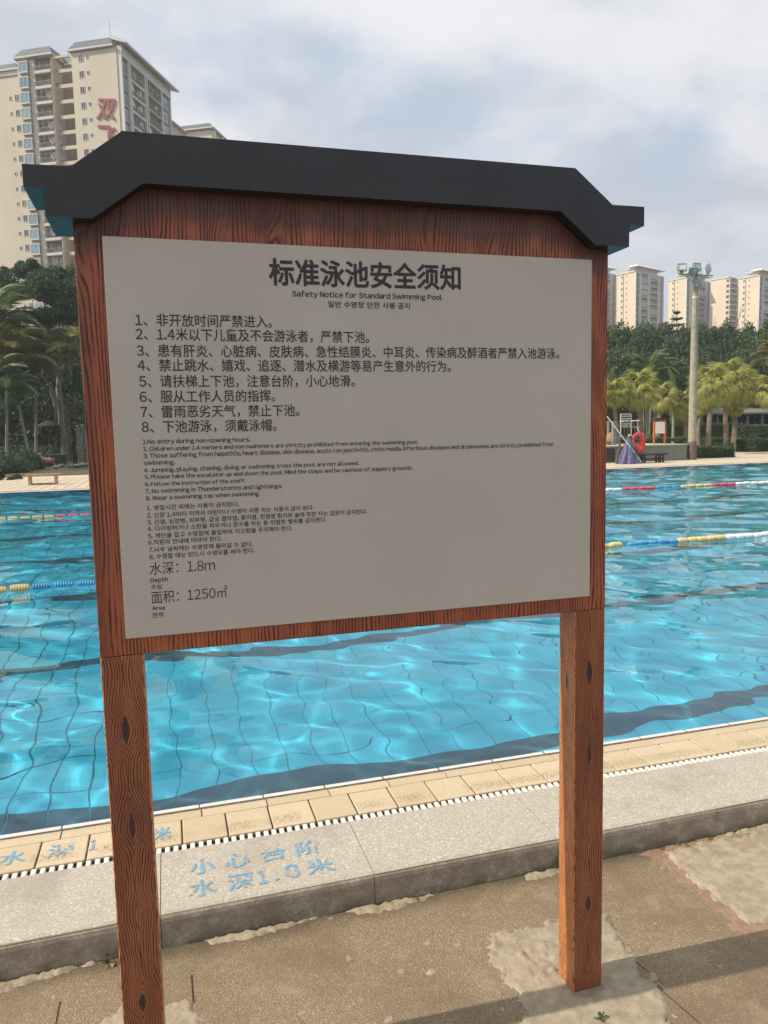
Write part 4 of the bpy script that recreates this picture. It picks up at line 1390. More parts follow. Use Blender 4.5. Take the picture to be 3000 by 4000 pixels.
# balconies of the narrow block
nb_ = [o for o in bpy.data.objects if o.parent is None and 'blank cream side' in str(o.get('label', ''))][0]
q = MB(); q.box((.01, .1, 0), (.8, .5, 75.3)); q.box((.01, 7.6, 0), (.8, 8.1, 75.3)); q.build('pier', MAT['trim'], nb_)
for k in range(12):
    z = 75.4 - 2.62 * (k + 1)
    sl = piece(('nbal', 7.1), lambda q: (q.box((0, -.55, -.2), (7.1, .3, .22)), q.box((0, -.55, .9), (7.1, -.48, 1.0))), MAT['trim'])
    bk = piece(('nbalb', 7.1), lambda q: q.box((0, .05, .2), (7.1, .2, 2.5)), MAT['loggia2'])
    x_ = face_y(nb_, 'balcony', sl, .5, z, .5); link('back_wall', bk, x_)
    add_window(nb_, .25, z + .5, 1.5, 1.5, 'x', mull=0)
q = MB(); q.box((.3, 8.2, 0), (-4, 22, 72)); q.build('rear_wing', MAT['loggia2'], nb_)
# ================================================================== FAR DECK: pole, stage, hedges, furniture
def c2(x, y): return 2350 + x / 2.552, 1350 + y / 2.552
def d2(x, y): return x / 2.212, 1000 + y / 2.212
def e2(x, y): return 2350 + x / 4.74, 1600 + y / 4.74
def f2(x, y): return 100 + x / 6.381, 1600 + y / 6.381


# concrete floodlight pole
P = ground(*c2(900, 1138), .004)
lp = empty('floodlight_pole', (P[0], P[1], 0))
tag(lp, 'tall round concrete floodlight pole standing on the far deck', 'light pole')
ztop = at(2705, 1072, P[1])[2]
q = MB(); q.lathe([(.225, 0), (.225, .02), (.212, ztop * .35), (.185, ztop * .7), (.150, ztop - .35), (.150, ztop - .3), (.09, ztop - .1), (.0, ztop - .08)], 20); q.build('pole', MAT['conc_pole'], lp)
q = MB(); q.lathe([(.25, 0), (.25, 1.02), (.24, 1.05), (.215, 1.05)], 20); q.build('base_collar', MAT['dark_metal'], lp)
q = MB(); q.lathe([(.155, ztop - 1.35), (.18, ztop - 1.33), (.18, ztop - 1.22), (.155, ztop - 1.2)], 20); q.build('steel_band', MAT['chair_metal'], lp)
q = MB()
q.tube([(-1.15, 0, ztop - .02), (1.15, 0, ztop - .02)], .04, 8); q.tube([(0, -.5, ztop - .04), (0, .5, ztop - .04)], .035, 8)
q.tube([(0, 0, ztop - .5), (-.7, 0, ztop - .05)], .02, 6); q.tube([(0, 0, ztop - .5), (.7, 0, ztop - .05)], .02, 6); q.box((-.16, -.3, ztop - .7), (.16, -.2, ztop - .3))
q.build('cross_arm', MAT['lamp'], lp)
def flood(px, py, rz, tilt):
    p = at(px, py, P[1] - .1)
    o = empty('floodlight', (0, 0, 0)); o.parent = lp
    q = MB(); q.box((-.33, -.10, -.27), (.33, .0, -.22)); q.box((-.33, -.10, .22), (.33, 0, .27)); q.box((-.33, -.10, -.22), (-.27, 0, .22)); q.box((.27, -.10, -.22), (.33, 0, .22))
    q.box((-.30, 0, -.25), (.30, .09, .25)); q.box((-.36, .02, -.34), (-.33, .06, .06)); q.box((.33, .02, -.34), (.36, .06, .06)); q.box((-.36, .02, -.38), (.36, .06, -.34)); q.box((-.12, .09, -.42), (.12, .24, .1))
    bpy.data.objects.remove(o)
    h_ = q.build('floodlight', MAT['lamp'], lp, (p[0] - P[0], -.1, p[2] + .12), (tilt, 0, rz)); h_.scale = (.76,) * 3
    g_ = MB(); g_.box((-.27, -.06, -.22), (.27, -.03, .22)); g_.build('lens', MAT['lampglass'], h_)
flood(2350 + 800 / 2.552, 1000 + 135 / 2.552, -.35, -.32)
flood(2350 + 948 / 2.552, 1000 + 130 / 2.552, .05, -.25)
flood(2350 + 1068 / 2.552, 1000 + 140 / 2.552, 1.0, -.3)
flood(2350 + 915 / 2.552, 1000 + 172 / 2.552, 2.9, -.5)

# rendered stage
Wf = ground(*c2(855, 1140), .004)
YS = Wf[1]
zs = at(*c2(860, 978), YS)[2]
xr = Wf[0] - .05
st = empty('poolside_stage', (xr, YS, 0)); tag(st, 'long grey-green rendered stage with a pale top slab, behind the lifeguard chair', 'stage')
q = MB(); q.box((-26, 0, 0), (0, 11, zs - .07)); q.build('base_wall', MAT['stage'], st)
q = MB(); q.box((-26.05, -.05, zs - .07), (.05, 11, zs)); q.build('top_slab', MAT['stage_top'], st)
xa = at(*c2(45, 1080), YS)[0] - xr; xb = at(*c2(128, 1080), YS)[0] - xr
q = MB(); q.box((xa - 1.5, -.012, .08), (xb, -.001, zs - .14)); q.build('dark_recess_panel', MAT['black_wood'], st)
q = MB()
for k in range(9): q.box((xa - 1.5 + .1, -.03, .14 + k * .12), (xb - .1, -.013, .18 + k * .12))
q.build('grille', MAT['dark_metal'], st)

# second notice board on the stage
Y2 = YS + 1.2
xl = at(*c2(520, 972), Y2)[0]; xr2 = at(*c2(640, 972), Y2)[0]; zt = at(*c2(580, 722), Y2)[2]
w2 = xr2 - xl
n2 = empty('notice_sign', (xl, Y2, zs)); tag(n2, 'small white notice board in an orange frame standing on the stage beside the far bench', 'notice board')
hh = zt - zs
for x0 in (0, w2 - .09):
    q = MB(); q.box((x0, 0, 0), (x0 + .09, .08, hh - .12)); q.build('leg', MAT['orange_metal'], n2)
q = MB(); q.box((.09, .01, hh * .40), (w2 - .09, .07, hh - .12)); q.build('board', MAT['orange_metal'], n2)
q = MB(); q.prism([(-.06, hh - .13), (w2 + .06, hh - .13), (w2 + .06, hh - .07), (w2 - .12, hh), (.12, hh), (-.06, hh - .07)], -.06, .14); q.build('roof', MAT['black_wood'], n2)
q = MB(); q.box((.10, -.02, hh * .41), (w2 - .10, .009, hh - .22)); q.build('panel', MAT['white_panel'], n2)

# low black bench in front of the stage
B0 = ground(*e2(700, 985), .004); B1 = ground(*e2(1170, 980), .004)
YB = (B0[1] + B1[1]) / 2
bx0 = at(*e2(640, 850), YB)[0]; bx1 = at(*e2(1200, 850), YB)[0]; zb = at(*e2(900, 812), YB)[2]
bo = empty('bench', (bx0, YB, 0)); tag(bo, 'black wooden bench with thick turned legs in front of the stage', 'bench', None)
L_ = bx1 - bx0
q = MB(); q.bbox((0, -.2, zb - .09), (L_, .2, zb), .02); q.build('seat', MAT['black_wood'], bo)
q = MB(); q.box((.3, -.05, .16), (L_ - .3, .05, .24)); q.build('stretcher', MAT['black_wood'], bo)
for x0 in (.32, L_ - .42):
    for y0 in (-.13, .13):
        for dx in (-.13, .13):
            q = MB(); q.lathe([(.07, 0), (.07, .05), (.045, .08), (.055, .18), (.045, zb - .16), (.06, zb - .09)], 8, c=(x0 + dx, y0, 0)); q.build('leg', MAT['black_wood'], bo)

# lifeguard chair
G0 = ground(*e2(262, 1005), .004); G1 = ground(*e2(795, 985), .004)
YG = G0[1]
gx0, gx1 = G0[0], at(*e2(795, 985), YG)[0]
gc = empty('lifeguard_chair', ((gx0 + gx1) / 2, YG, 0)); tag(gc, 'tall grey tubular lifeguard chair with a slatted backrest on the far deck', 'lifeguard chair')
def gl(px, py, y=0.0):
    p = at(px, py, YG + y); return (p[0] - (gx0 + gx1) / 2, y, p[2])
for (a, b_, y0, y1) in (((262, 1005), (350, 500), -.35, -.1), ((790, 985), (700, 330), -.35, -.1), ((330, 960), (365, 90), .75, .45), ((770, 965), (545, 90), .75, .45)):
    q = MB(); q.tube([gl(*e2(*a), y0), gl(*e2(*b_), y1)], .028, 8); q.build('leg', MAT['dark_metal'], gc)
q = MB()
for x_ in (352, 545): q.tube([gl(*e2(x_, 80), .4), gl(*e2(x_ + 4, 500), .3)], .03, 8)
q.build('back_frame', MAT['chair_metal'], gc)
for yy in (85, 125, 170, 212, 258, 290, 320):
    q = MB(); a = gl(*e2(350, yy), .38); b_ = gl(*e2(545, yy), .38)
    q.box((a[0], .36, a[2] - .035), (b_[0], .40, a[2] + .035)); q.build('slat', MAT['chair_metal'], gc)
q = MB(); a = gl(*e2(340, 500), 0); b_ = gl(*e2(760, 490), 0); q.box((a[0], -.15, a[2] - .03), (b_[0], .45, a[2] + .02)); q.build('seat', MAT['dark_metal'], gc)
q = MB()
for x_ in (665, 545): q.tube([gl(*e2(x_, 215), -.05), gl(*e2(x_ + 10, 490), -.05)], .02, 6)
q.tube([gl(*e2(550, 322), -.05), gl(*e2(720, 318), -.05)], .02, 6); q.build('armrest', MAT['chair_metal'], gc)
for yy in (630, 800, 880):
    q = MB(); q.tube([gl(*e2(290, yy), -.25), gl(*e2(785, yy - 10), -.25)], .02, 6); q.build('rung', MAT['dark_metal'], gc)
for x_ in (420, 475, 510):
    q = MB(); q.tube([gl(*e2(x_, 200), .1), gl(*e2(x_ - 4, 980), -.3)], .018, 6); q.build('rung', MAT['dark_metal'], gc)

def pole(a, b_, r, label, ya, yb_):
    p = at(*e2(*a), YG + ya); p2 = at(*e2(*b_), YG + yb_)
    q = MB(); q.tube([(0, 0, 0), tuple(p - p2)], [r, r], 8)
    o = q.build('rescue_pole', MAT['alu'], None, tuple(p2)); return tag(o, label, 'pole')
pole((105, 130), (740, 975), .030, 'long white aluminium pole leaning diagonally across the lifeguard chair', -.5, -.6)
pole((352, 222), (510, 205), .032, 'short white pole lying across the lifeguard chair back at left', .3, .3)
pole((555, 212), (700, 200), .034, 'white pole stub sticking out right of the lifeguard chair', .1, .1)
pole((650, 330), (735, 480), .020, 'thin pale rod hung beside the life ring on the chair', -.3, -.4)

# life ring and float, purple cloth
p = at(*e2(665, 560), YG - .45)
o = empty('life_ring', tuple(p)); tag(o, 'red life ring with orange rope hanging on the lifeguard chair', 'life ring')
q = MB(); ring = []
for k in range(25):
    w_ = 2 * PI * k / 24; ring.append((.27 * math.cos(w_), 0, .30 * math.sin(w_)))
q.tube(ring, .085, 10, False); q.build('ring', MAT['red'], o)
q = MB(); ring = [(.35 * math.cos(2 * PI * k / 20), -.06 + .03 * math.sin(k * 2.2), .38 * math.sin(2 * PI * k / 20)) for k in range(21)]; q.tube(ring, .018, 6, False)
q.tube([(-.1, -.09, .2), (-.02, -.12, .75), (.06, -.09, .2)], .014, 6, False); q.tube([(.0, -.1, -.30), (-.12, -.12, -.48), (.1, -.12, -.55), (.2, -.1, -.4)], .022, 6); q.build('rope', MAT['orange'], o)
p = at(*e2(770, 590), YG - .3)
q = MB(); ring = [(.07 * math.cos(2 * PI * k / 20), 0, .40 * math.sin(2 * PI * k / 20)) for k in range(21)]; q.tube(ring, .06, 8, False)
tag(q.build('life_ring', MAT['red'], None, tuple(p), (0, 0, .2)), 'second red life ring seen edge-on at the right leg of the lifeguard chair', 'life ring')
p = at(*e2(695, 735), YG - .45)
q = MB(); q.lathe([(0, -.18), (.10, -.155), (.165, -.08), (.18, 0), (.165, .08), (.10, .155), (0, .18)], 14); tag(q.build('float_ball', MAT['red'], None, tuple(p)), 'round red rescue float hanging below the life ring', 'float')
p0 = at(*e2(510, 495), YG - .42); pb0 = ground(*e2(515, 1000), .004)
hgt_ = p0[2] - .01; base_y = YG - .42
q = MB(); V = []; F = []
nn = 56; rows = 12
for j in range(rows + 1):
    t = j / rows; z = hgt_ * (1 - t) + .02
    R_ = .10 + .52 * t ** 1.25
    for k in range(nn):
        w_ = 2 * PI * k / nn
        fold = 1 + (.17 * math.sin(7 * w_ + 1.3 * t) + .08 * math.sin(13 * w_ + 2)) * min(1, t * 2)
        V.append((R_ * fold * math.cos(w_) + .03 * t, .55 * R_ * fold * math.sin(w_), z))
for j in range(rows):
    for k in range(nn):
        F.append((j * nn + k, j * nn + (k + 1) % nn, (j + 1) * nn + (k + 1) % nn, (j + 1) * nn + k))
q.add(V, F, True); q.add([V[k] for k in range(nn)], [tuple(range(nn))])
tag(q.build('draped_cloth', MAT['purple'], None, (p0[0], base_y, 0)), 'faded purple cloth draped in folds down the front of the lifeguard chair', 'cloth')
q = MB(); q.lathe([(0, -.06), (.05, -.04), (.065, 0), (.05, .04), (0, .06)], 10); tag(q.build('knob', MAT['b_yellow'], None, (p0[0] - .02, base_y - .05, hgt_ + .06)), 'small yellow ball on top of the purple cloth', 'ball')
p = at(*e2(230, 560), YS + 2)
q = MB(); q.bbox((-.13, -.1, 0), (.13, .1, 1.35), .03); tag(q.build('stone_post', MAT['stone'], None, (p[0], p[1], zs)), 'short grey stone post on the stage behind the lifeguard chair', 'post')
p = at(*e2(190, 560), YS + 2.4)
q = MB(); q.lathe([(0, 0), (.28, .05), (.36, .3), (.30, .6), (.12, .74), (0, .76)], 14); tag(q.build('clay_jar', MAT['dryleaf'], None, (p[0], p[1], zs)), 'round brown clay jar beside the stone post on the stage', 'jar')
p = at(*e2(150, 90), YS + 6)
q = MB(); q.box((-.9, 0, 0), (.9, .1, .9)); sg = q.build('red_hoarding', MAT['rust'], None, (p[0], p[1], p[2] - .4)); tag(sg, 'dark red board half hidden behind the notice board frame among the palms', 'board')
q = MB(); q.box((-.75, .02, -2.6), (-.65, .08, -.001)); q.box((.65, .02, -2.6), (.75, .08, -.001)); q.build('leg', MAT['dark_metal'], sg)

# left bench
A0 = ground(*f2(105, 1885), .012); A1 = ground(*f2(790, 1860), .012)
YL = (A0[1] + A1[1]) / 2
lx0 = at(*f2(0, 1640), YL)[0]; lx1 = at(*f2(880, 1610), YL)[0]; lz = at(*f2(450, 1605), YL)[2]
a0 = at(*f2(75, 1700), YL)[0]; a1 = at(*f2(795, 1700), YL)[0]
bo = empty('bench', (lx0, YL, .012)); tag(bo, 'plain weathered wooden bench standing on the far deck at left', 'bench')
q = MB(); q.bbox((0, -.19, lz - .10), (lx1 - lx0, -.01, lz - .01), .01); q.build('seat_plank', MAT['wood_bench'], bo)
q = MB(); q.bbox((0, .01, lz - .10), (lx1 - lx0, .19, lz - .01), .01); q.build('seat_plank', MAT['wood_bench'], bo)
for x0 in (a0 - lx0, a1 - lx0 - .11):
    q = MB(); q.box((x0, -.15, 0), (x0 + .11, .15, lz - .101)); q.build('leg', MAT['wood_bench'], bo)
q = MB(); q.box((a0 - lx0 + .111, -.03, .01), (a1 - lx0 - .111, .03, .08)); q.build('stretcher', MAT['wood_bench'], bo)

# ================================================================== PLANTS
def leaf_cloud(name, centers, radii, nper, size, mat, seed, droop=.3, aspect=.5):
    """many small folded leaves gathered in clumps"""
    r = np.random.RandomState(seed)
    C_ = np.repeat(np.asarray(centers, float), nper, 0); Rr = np.repeat(np.asarray(radii, float), nper, 0)
    n = len(C_)
    d = r.normal(size=(n, 3)); d /= np.linalg.norm(d, axis=1, keepdims=True)
    rad = r.uniform(.15, 1, n) ** .5
    p = C_ + d * Rr * rad[:, None]
    a = r.normal(size=(n, 3)); a[:, 2] -= droop; a /= np.linalg.norm(a, axis=1, keepdims=True)
    s = np.cross(a, r.normal(size=(n, 3))); s /= np.linalg.norm(s, axis=1, keepdims=True)
    L = size * r.uniform(.6, 1.3, n)[:, None]
    nrm = np.cross(a, s) * L * .18
    V = np.stack([p - a * L * .5, p + s * L * aspect * .5 + nrm, p + a * L * .5, p - s * L * aspect * .5 + nrm], 1).reshape(-1, 3)
    b_ = np.arange(n) * 4
    F = np.concatenate([np.stack([b_, b_ + 1, b_ + 2], 1), np.stack([b_, b_ + 2, b_ + 3], 1)])
    return mesh_np(name, V, F, mat)


def crown_clumps(seed, n, R, flat=.8, shell=.45):
    r = np.random.RandomState(seed)
    d = r.normal(size=(n, 3)); d /= np.linalg.norm(d, axis=1, keepdims=True)
    d[:, 2] = np.where(d[:, 2] < -.45, -d[:, 2], d[:, 2])
    rr = r.uniform(shell, 1, n)[:, None]
    return d * rr * np.array([R, R, R * flat]), r.uniform(.16, .30, (n, 1)) * R * np.ones((1, 3)) * np.array([1, 1, .75])


def limb(q, p, d, L, r0, depth, rnd):
    P = [Vector(p)]; R_ = [r0]
    d = Vector(d).normalized()
    for k in range(4):
        d = (d + Vector((rnd.uniform(-.18, .18), rnd.uniform(-.18, .18), rnd.uniform(-.05, .16)))).normalized()
        P.append(P[-1] + d * L / 4); R_.append(r0 * (1 - .14 * (k + 1)))
    q.tube(P, R_, 6, False)
    if depth:
        for k in range(3):
            a = rnd.uniform(0, 2 * PI)
            dd = (d + Vector((math.cos(a), math.sin(a), rnd.uniform(.1, .6))) * .75).normalized()
            limb(q, P[rnd.choice((2, 3, 4))], dd, L * .68, r0 * .42, depth - 1, rnd)


CROWN = {}
for k, (mt, seed) in enumerate((('leaf_dark', 1), ('leaf_mid', 2), ('leaf_light', 3), ('leaf_dark', 4), ('leaf_mid', 5))):
    c_, r_c = crown_clumps(seed + 40, 75, 1.0, .95)
    CROWN[k] = leaf_cloud('crown', c_, r_c, 480, .062, MAT[mt], seed)
TR = {}
for k in range(3):
    q = MB(); rnd = random.Random(k + 3)
    q.tube([(0, 0, 0), (.01, .01, .4), (.0, .02, .8), (.02, 0, 1.2)], [.045, .036, .030, .024], 8)
    for j in range(6):
        a = 2 * PI * j / 6 + rnd.uniform(-.3, .3)
        limb(q, (0, 0, .75 + .08 * j), (math.cos(a), math.sin(a), .9), .75, .016, 1, rnd)
    TR[k] = q.mesh('trunk', MAT['bark_dark'])


def tree(px, pytop, Y, rad, kind, label, sz=1.0, zc=None, group='leafy trees beyond the pool'):
    p = at(px, pytop, Y)
    top = p[2]
    H_ = top
    o = empty('tree', (p[0], Y, 0), random.uniform(0, 6)); tag(o, label, 'tree', group)
    ch = max(rad * sz, 1)
    link('trunk', TR[kind % 3], o, (0, 0, 0), None, (H_ * .36, H_ * .36, H_ * .50))
    link('crown', CROWN[kind], o, (0, 0, top - ch), (0, 0, random.uniform(0, 6)), (rad, rad, ch))
    return o


# left: the big ficus with pale branches, built from its own limbs
YT = 60.0
pb = ground(*d2(560, 1800), .012)
YT = pb[1]
ft = empty('ficus_tree', (pb[0], YT, .012)); tag(ft, 'big spreading ficus tree with pale forked branches, left of the notice board', 'tree')
def lc(x, y, dy=0.0):
    p = at(*d2(x, y), YT + dy); return (p[0] - pb[0], dy, p[2])
q = MB()
rnd = random.Random(9)
def br(pts, r0, r1, dy0, dy1):
    n = len(pts); P_ = []
    for i, (x, y) in enumerate(pts): P_.append(lc(x, y, dy0 + (dy1 - dy0) * i / (n - 1)))
    q.tube(P_, [r0 + (r1 - r0) * i / (n - 1) for i in range(n)], 8, False)
br([(570, 1800), (560, 1600), (535, 1450), (520, 1280), (505, 1150), (510, 1050)], .34, .19, 0, 0)
br([(600, 1790), (595, 1600), (580, 1430), (560, 1300)], .27, .15, .6, .4)
br([(510, 1050), (480, 960), (420, 850), (405, 730), (350, 640), (290, 540)], .13, .05, 0, -1.2)
br([(515, 1060), (525, 940), (520, 820), (505, 700), (515, 560), (520, 450)], .13, .05, 0, -.6)
br([(520, 1040), (555, 940), (610, 800), (645, 700), (690, 600)], .12, .04, 0, -1)
br([(530, 900), (560, 800), (555, 740), (600, 640)], .09, .03, -.1, -.8)
br([(500, 1270), (450, 1170), (420, 1100), (370, 1050), (320, 1015)], .13, .07, -.2, -1)
br([(480, 1300), (460, 1220), (430, 1160)], .15, .10, -.3, -.5)
br([(490, 960), (440, 950), (340, 850), (240, 740), (150, 650), (90, 600)], .09, .03, -.5, -2)
br([(500, 780), (430, 735), (400, 650), (380, 500)], .08, .03, -.3, -1)
br([(525, 700), (560, 640), (640, 590)], .06, .02, -.3, -1)
br([(480, 1040), (430, 980), (370, 940)], .06, .03, -.2, -.8)
for k in range(34):
    x = rnd.uniform(360, 640); y = rnd.uniform(620, 1050); a = rnd.uniform(-1, 1); L_b = rnd.uniform(80, 210)
    br([(x, y), (x + a * L_b * .3, y - L_b * .4), (x + a * L_b * .8, y - L_b * .75), (x + a * L_b * 1.1, y - L_b)], rnd.uniform(.03, .055), .012, rnd.uniform(-1.4, .2), rnd.uniform(-2, 0))
q.build('trunk', MAT['bark'], ft)
cl, cr_ = [], []
r = np.random.RandomState(8)
top_out = [(20, 110), (60, 170), (170, 60), (230, 90), (300, 40), (340, 80), (420, 130), (470, 150), (540, 110), (600, 200), (660, 170), (740, 220), (840, 200), (930, 250)]
for x, y in top_out:
    for j in range(3):
        p = lc(x + r.uniform(-30, 30), y + 20 + 26 * j, r.uniform(-1.5, 1.5)); cl.append(p); cr_.append((.42 + .1 * j, .5, .34))
for k in range(190):
    x = r.uniform(60, 1050); y = r.uniform(130, 560) + max(0, 240 - x) * r.uniform(0, .4)
    if x < 300 and 310 < y < 500: continue
    if r.rand() < .25: continue
    cl.append(lc(x, y, r.uniform(-3.0, 2))); q_ = r.uniform(.45, .95); cr_.append((q_ * 1.3, q_, q_ * .75))
for k in range(16):
    cl.append(lc(r.uniform(100, 700), r.uniform(480, 800), r.uniform(2, 4))); cr_.append(tuple(r.uniform(.6, 1.1, 3)))
ff = leaf_cloud('ficus_crown', cl, cr_, 330, .20, MAT['leaf_dark'], 77)
link('crown', ff, ft)
# hanging aerial roots
q = MB()
for k in range(14):
    x = rnd.uniform(470, 720); a = lc(x, rnd.uniform(1150, 1350), rnd.uniform(-.5, .8)); b_ = lc(x + rnd.uniform(-12, 12), 1780, a[1])
    q.tube([a, b_], .025, 5, False)
q.build('aerial_roots', MAT['bark_dark'], ft)

# dark trees closing the view behind
tree(-60, 1190, 76, 6.5, 3, 'dark tree at the left edge, behind the ficus', 1.2)
tree(90, 1290, 82, 7.5, 0, 'dark rounded tree behind the left palms', 1.3)
tree(330, 1250, 84, 7.5, 3, 'dark tree behind the ficus trunk', 1.4)
tree(650, 1200, 84, 8, 0, 'dark tree hidden behind the left half of the notice board', 1.2)
tree(1000, 1260, 84, 8, 1, 'green tree hidden behind the middle of the notice board', 1.2)
tree(1400, 1280, 84, 8, 3, 'dark tree hidden behind the notice board lettering', 1.2)
tree(1800, 1300, 84, 8.5, 1, 'green tree hidden behind the right half of the notice board', 1.2)
tree(2180, 1290, 80, 8, 0, 'dark tree hidden behind the right frame of the notice board', 1.2)
X1 = lambda x: 2350 + x / 2.552
Y1 = lambda y: 1000 + y / 2.552
tree(X1(120), Y1(690), 78, 5.5, 1, 'mid green tree just right of the notice board, below the first tower', 1.7)
tree(X1(300), Y1(760), 72, 4.5, 4, 'bushy tree below the gap between the notice board and the first tower', 1.8)
tree(X1(480), Y1(680), 74, 5.2, 1, 'broad green tree in front of the first far tower', 1.9)
tree(X1(640), Y1(690), 78, 5.0, 4, 'leafy green tree left of the conifer', 1.9)
tree(X1(800), Y1(700), 76, 4.8, 1, 'green tree just left of the floodlight pole', 1.9)
tree(X1(1010), Y1(700), 82, 5.5, 0, 'dark tree right of the floodlight pole', 1.7)
tree(X1(1210), Y1(655), 80, 3.6, 3, 'dark pointed tree in front of the blank tower wall', 2.6)
tree(X1(1330), Y1(735), 80, 6, 0, 'dark broad tree in the middle right of the tree line', 1.6)
tree(X1(1500), Y1(700), 80, 4.6, 3, 'dark tree in front of the rightmost tower', 2.0)
tree(X1(1650), Y1(630), 76, 5.5, 2, 'light green tree at the right edge of the tree line', 1.3)
tree(X1(1640), Y1(850), 70, 6, 0, 'dark tree at the right edge below the light green one', 1.5)
tree(X1(1900), Y1(650), 78, 7, 3, 'dark tree beyond the right edge of the picture', 1.5)
tree(X1(1120), Y1(930), 66, 4.5, 3, 'low dark tree behind the tallest fan palms', 1.5)
tree(X1(1420), Y1(960), 66, 5.5, 0, 'low dark tree above the pavilion roof', 1.4)
tree(X1(560), Y1(980), 62, 4.5, 0, 'low dark tree behind the small notice board', 1.5)
tree(X1(250), Y1(960), 62, 4.5, 3, 'low dark tree behind the lifeguard chair', 1.5)

# conifer tip
p = at(X1(750), Y1(545), 78)
o = empty('conifer', (p[0], 78, 0)); tag(o, 'conifer whose layered tip rises above the tree line, left of the floodlight pole', 'tree')
q = MB(); q.tube([(0, 0, 0), (0, 0, p[2])], [.2, .03], 6); q.build('trunk', MAT['bark_dark'], o)
V = []
r = np.random.RandomState(2); cl = []; cr_ = []
for k in range(9):
    z = p[2] - .35 - k * .75; R_ = .25 + k * .30
    for j in range(8):
        a = 2 * PI * j / 8 + k
        for t in (.35, .7, 1.0): cl.append((R_ * t * math.cos(a), R_ * t * math.sin(a), z + .15 * t)); cr_.append((.28, .28, .13))
link('crown', leaf_cloud('conifer_crown', cl, cr_, 45, .13, MAT['leaf_mid'], 3), o)


# ---- fan palms
def fan_leaf(seed):
    r = random.Random(seed); q = MB()
    n = 22; Lp = 1.0
    # petiole then segments spreading in a fan that droops at the tips
    q.tube([(0, 0, 0), (.45, 0, .16), (.85, 0, .14)], [.018, .013, .010], 4, False)
    cx, cz = .85, .14
    for k in range(n):
        a = (-1.25 + 2.5 * k / (n - 1)) * 1.12
        L = .80 * (1 - .18 * abs(a) / 1.3) * r.uniform(.9, 1.05)
        dx, dy = math.cos(a), math.sin(a)
        w = .034
        pts = []
        for t, wd in ((0, .012), (.45, w), (.75, w * .6), (1.0, .003)):
            z = cz + .08 * t - .62 * t ** 2.2 - .10 * abs(dy) * t
            pts.append((cx + dx * L * t, dy * L * t, z, wd))
        V = []
        for x, y, z, wd in pts:
            V += [(x - dy * wd, y + dx * wd, z), (x, y, z - wd * .35), (x + dy * wd, y - dx * wd, z)]
        F = []
        for i in range(3):
            b_ = i * 3
            F += [(b_, b_ + 1, b_ + 4, b_ + 3), (b_ + 1, b_ + 2, b_ + 5, b_ + 4)]
        q.add(V, F)
    return q.mesh('fan_frond', MAT['fan'])


FAN = [fan_leaf(i) for i in range(4)]
def fan_palm(pxc, pyc, pxb, pyb, Y, R_, zb, label, n=34, low=-.95, tint=None):
    """pxc, pyc crown heart; pxb base; R_ frond reach in metres"""
    c = at(pxc, pyc, Y); b_ = at(pxb, pyb, Y)
    o = empty('fan_palm', (b_[0], Y, zb)); tag(o, label, 'palm tree', 'yellow-green fan palms behind the far deck')
    H_ = c[2] - zb; dx = c[0] - b_[0]
    q = MB(); m = 9; rnd = random.Random(int(pxc))
    P_ = [(dx * t + .06 * math.sin(5 * t + pxc), .05 * math.sin(4 * t), H_ * t) for t in [i / m for i in range(m + 1)]]
    q.tube(P_, [.19 - .07 * (i / m) + (.05 if i > m - 2 else 0) + rnd.uniform(-.012, .012) for i in range(m + 1)], 9, False)
    q.build('trunk', MAT['trunk'], o)
    for k in range(n):
        u = (k + .5) / n
        el = 1.30 - 2.45 * u ** .85 + rnd.uniform(-.12, .12)
        az = k * 2.39996 + rnd.uniform(-.2, .2)
        f_ = link('frond', FAN[k % 4], o, (dx, 0, H_ + .12 * (1 - u)), (rnd.uniform(-.25, .25), -el, az), (R_ / 1.62,) * 3)
        f_.rotation_mode = 'XYZ'
    return o


ZB = .012
def cc(x, y): return c2(x, y)
fan_palm(*cc(130, 470), *cc(150, 930), 40, 1.15, zs, 'fan palm partly hidden by the right frame of the notice board', 30)
fan_palm(*cc(370, 440), *cc(400, 930), 40, 1.55, zs, 'large yellow-green fan palm behind the lifeguard chair', 38)
fan_palm(*cc(600, 515), *cc(568, 930), 43, 1.22, zs, 'smaller fan palm rising behind the small notice board', 30)
fan_palm(*cc(830, 585), *cc(850, 960), 43, 1.35, ZB, 'drooping fan palm just left of the floodlight pole', 30)
fan_palm(*cc(985, 590), *cc(972, 945), 45, .95, ZB, 'small fan palm just right of the floodlight pole', 26)
fan_palm(*cc(1085, 400), *cc(1070, 1010), 39, 1.60, ZB, 'tall fan palm with a leaning brown trunk right of the floodlight pole', 40)
fan_palm(*cc(1235, 360), *cc(1240, 970), 43, 1.95, ZB, 'tallest fan palm, in the middle of the right-hand group', 44)
fan_palm(*cc(1380, 420), *cc(1300, 925), 46, 1.80, ZB, 'bushy fan palm at the back of the right-hand group', 38)
fan_palm(*cc(1335, 590), *cc(1345, 925), 44, 1.0, ZB, 'short fan palm with a pale bent frond in front of the pavilion', 24)
fan_palm(*cc(1700, 450), *cc(1690, 950), 41, 1.5, ZB, 'fan palm cut by the right edge of the picture', 34)
fan_palm(*cc(-120, 480), *cc(-110, 930), 40, 1.5, zs, 'fan palm hidden behind the notice board frame', 26)


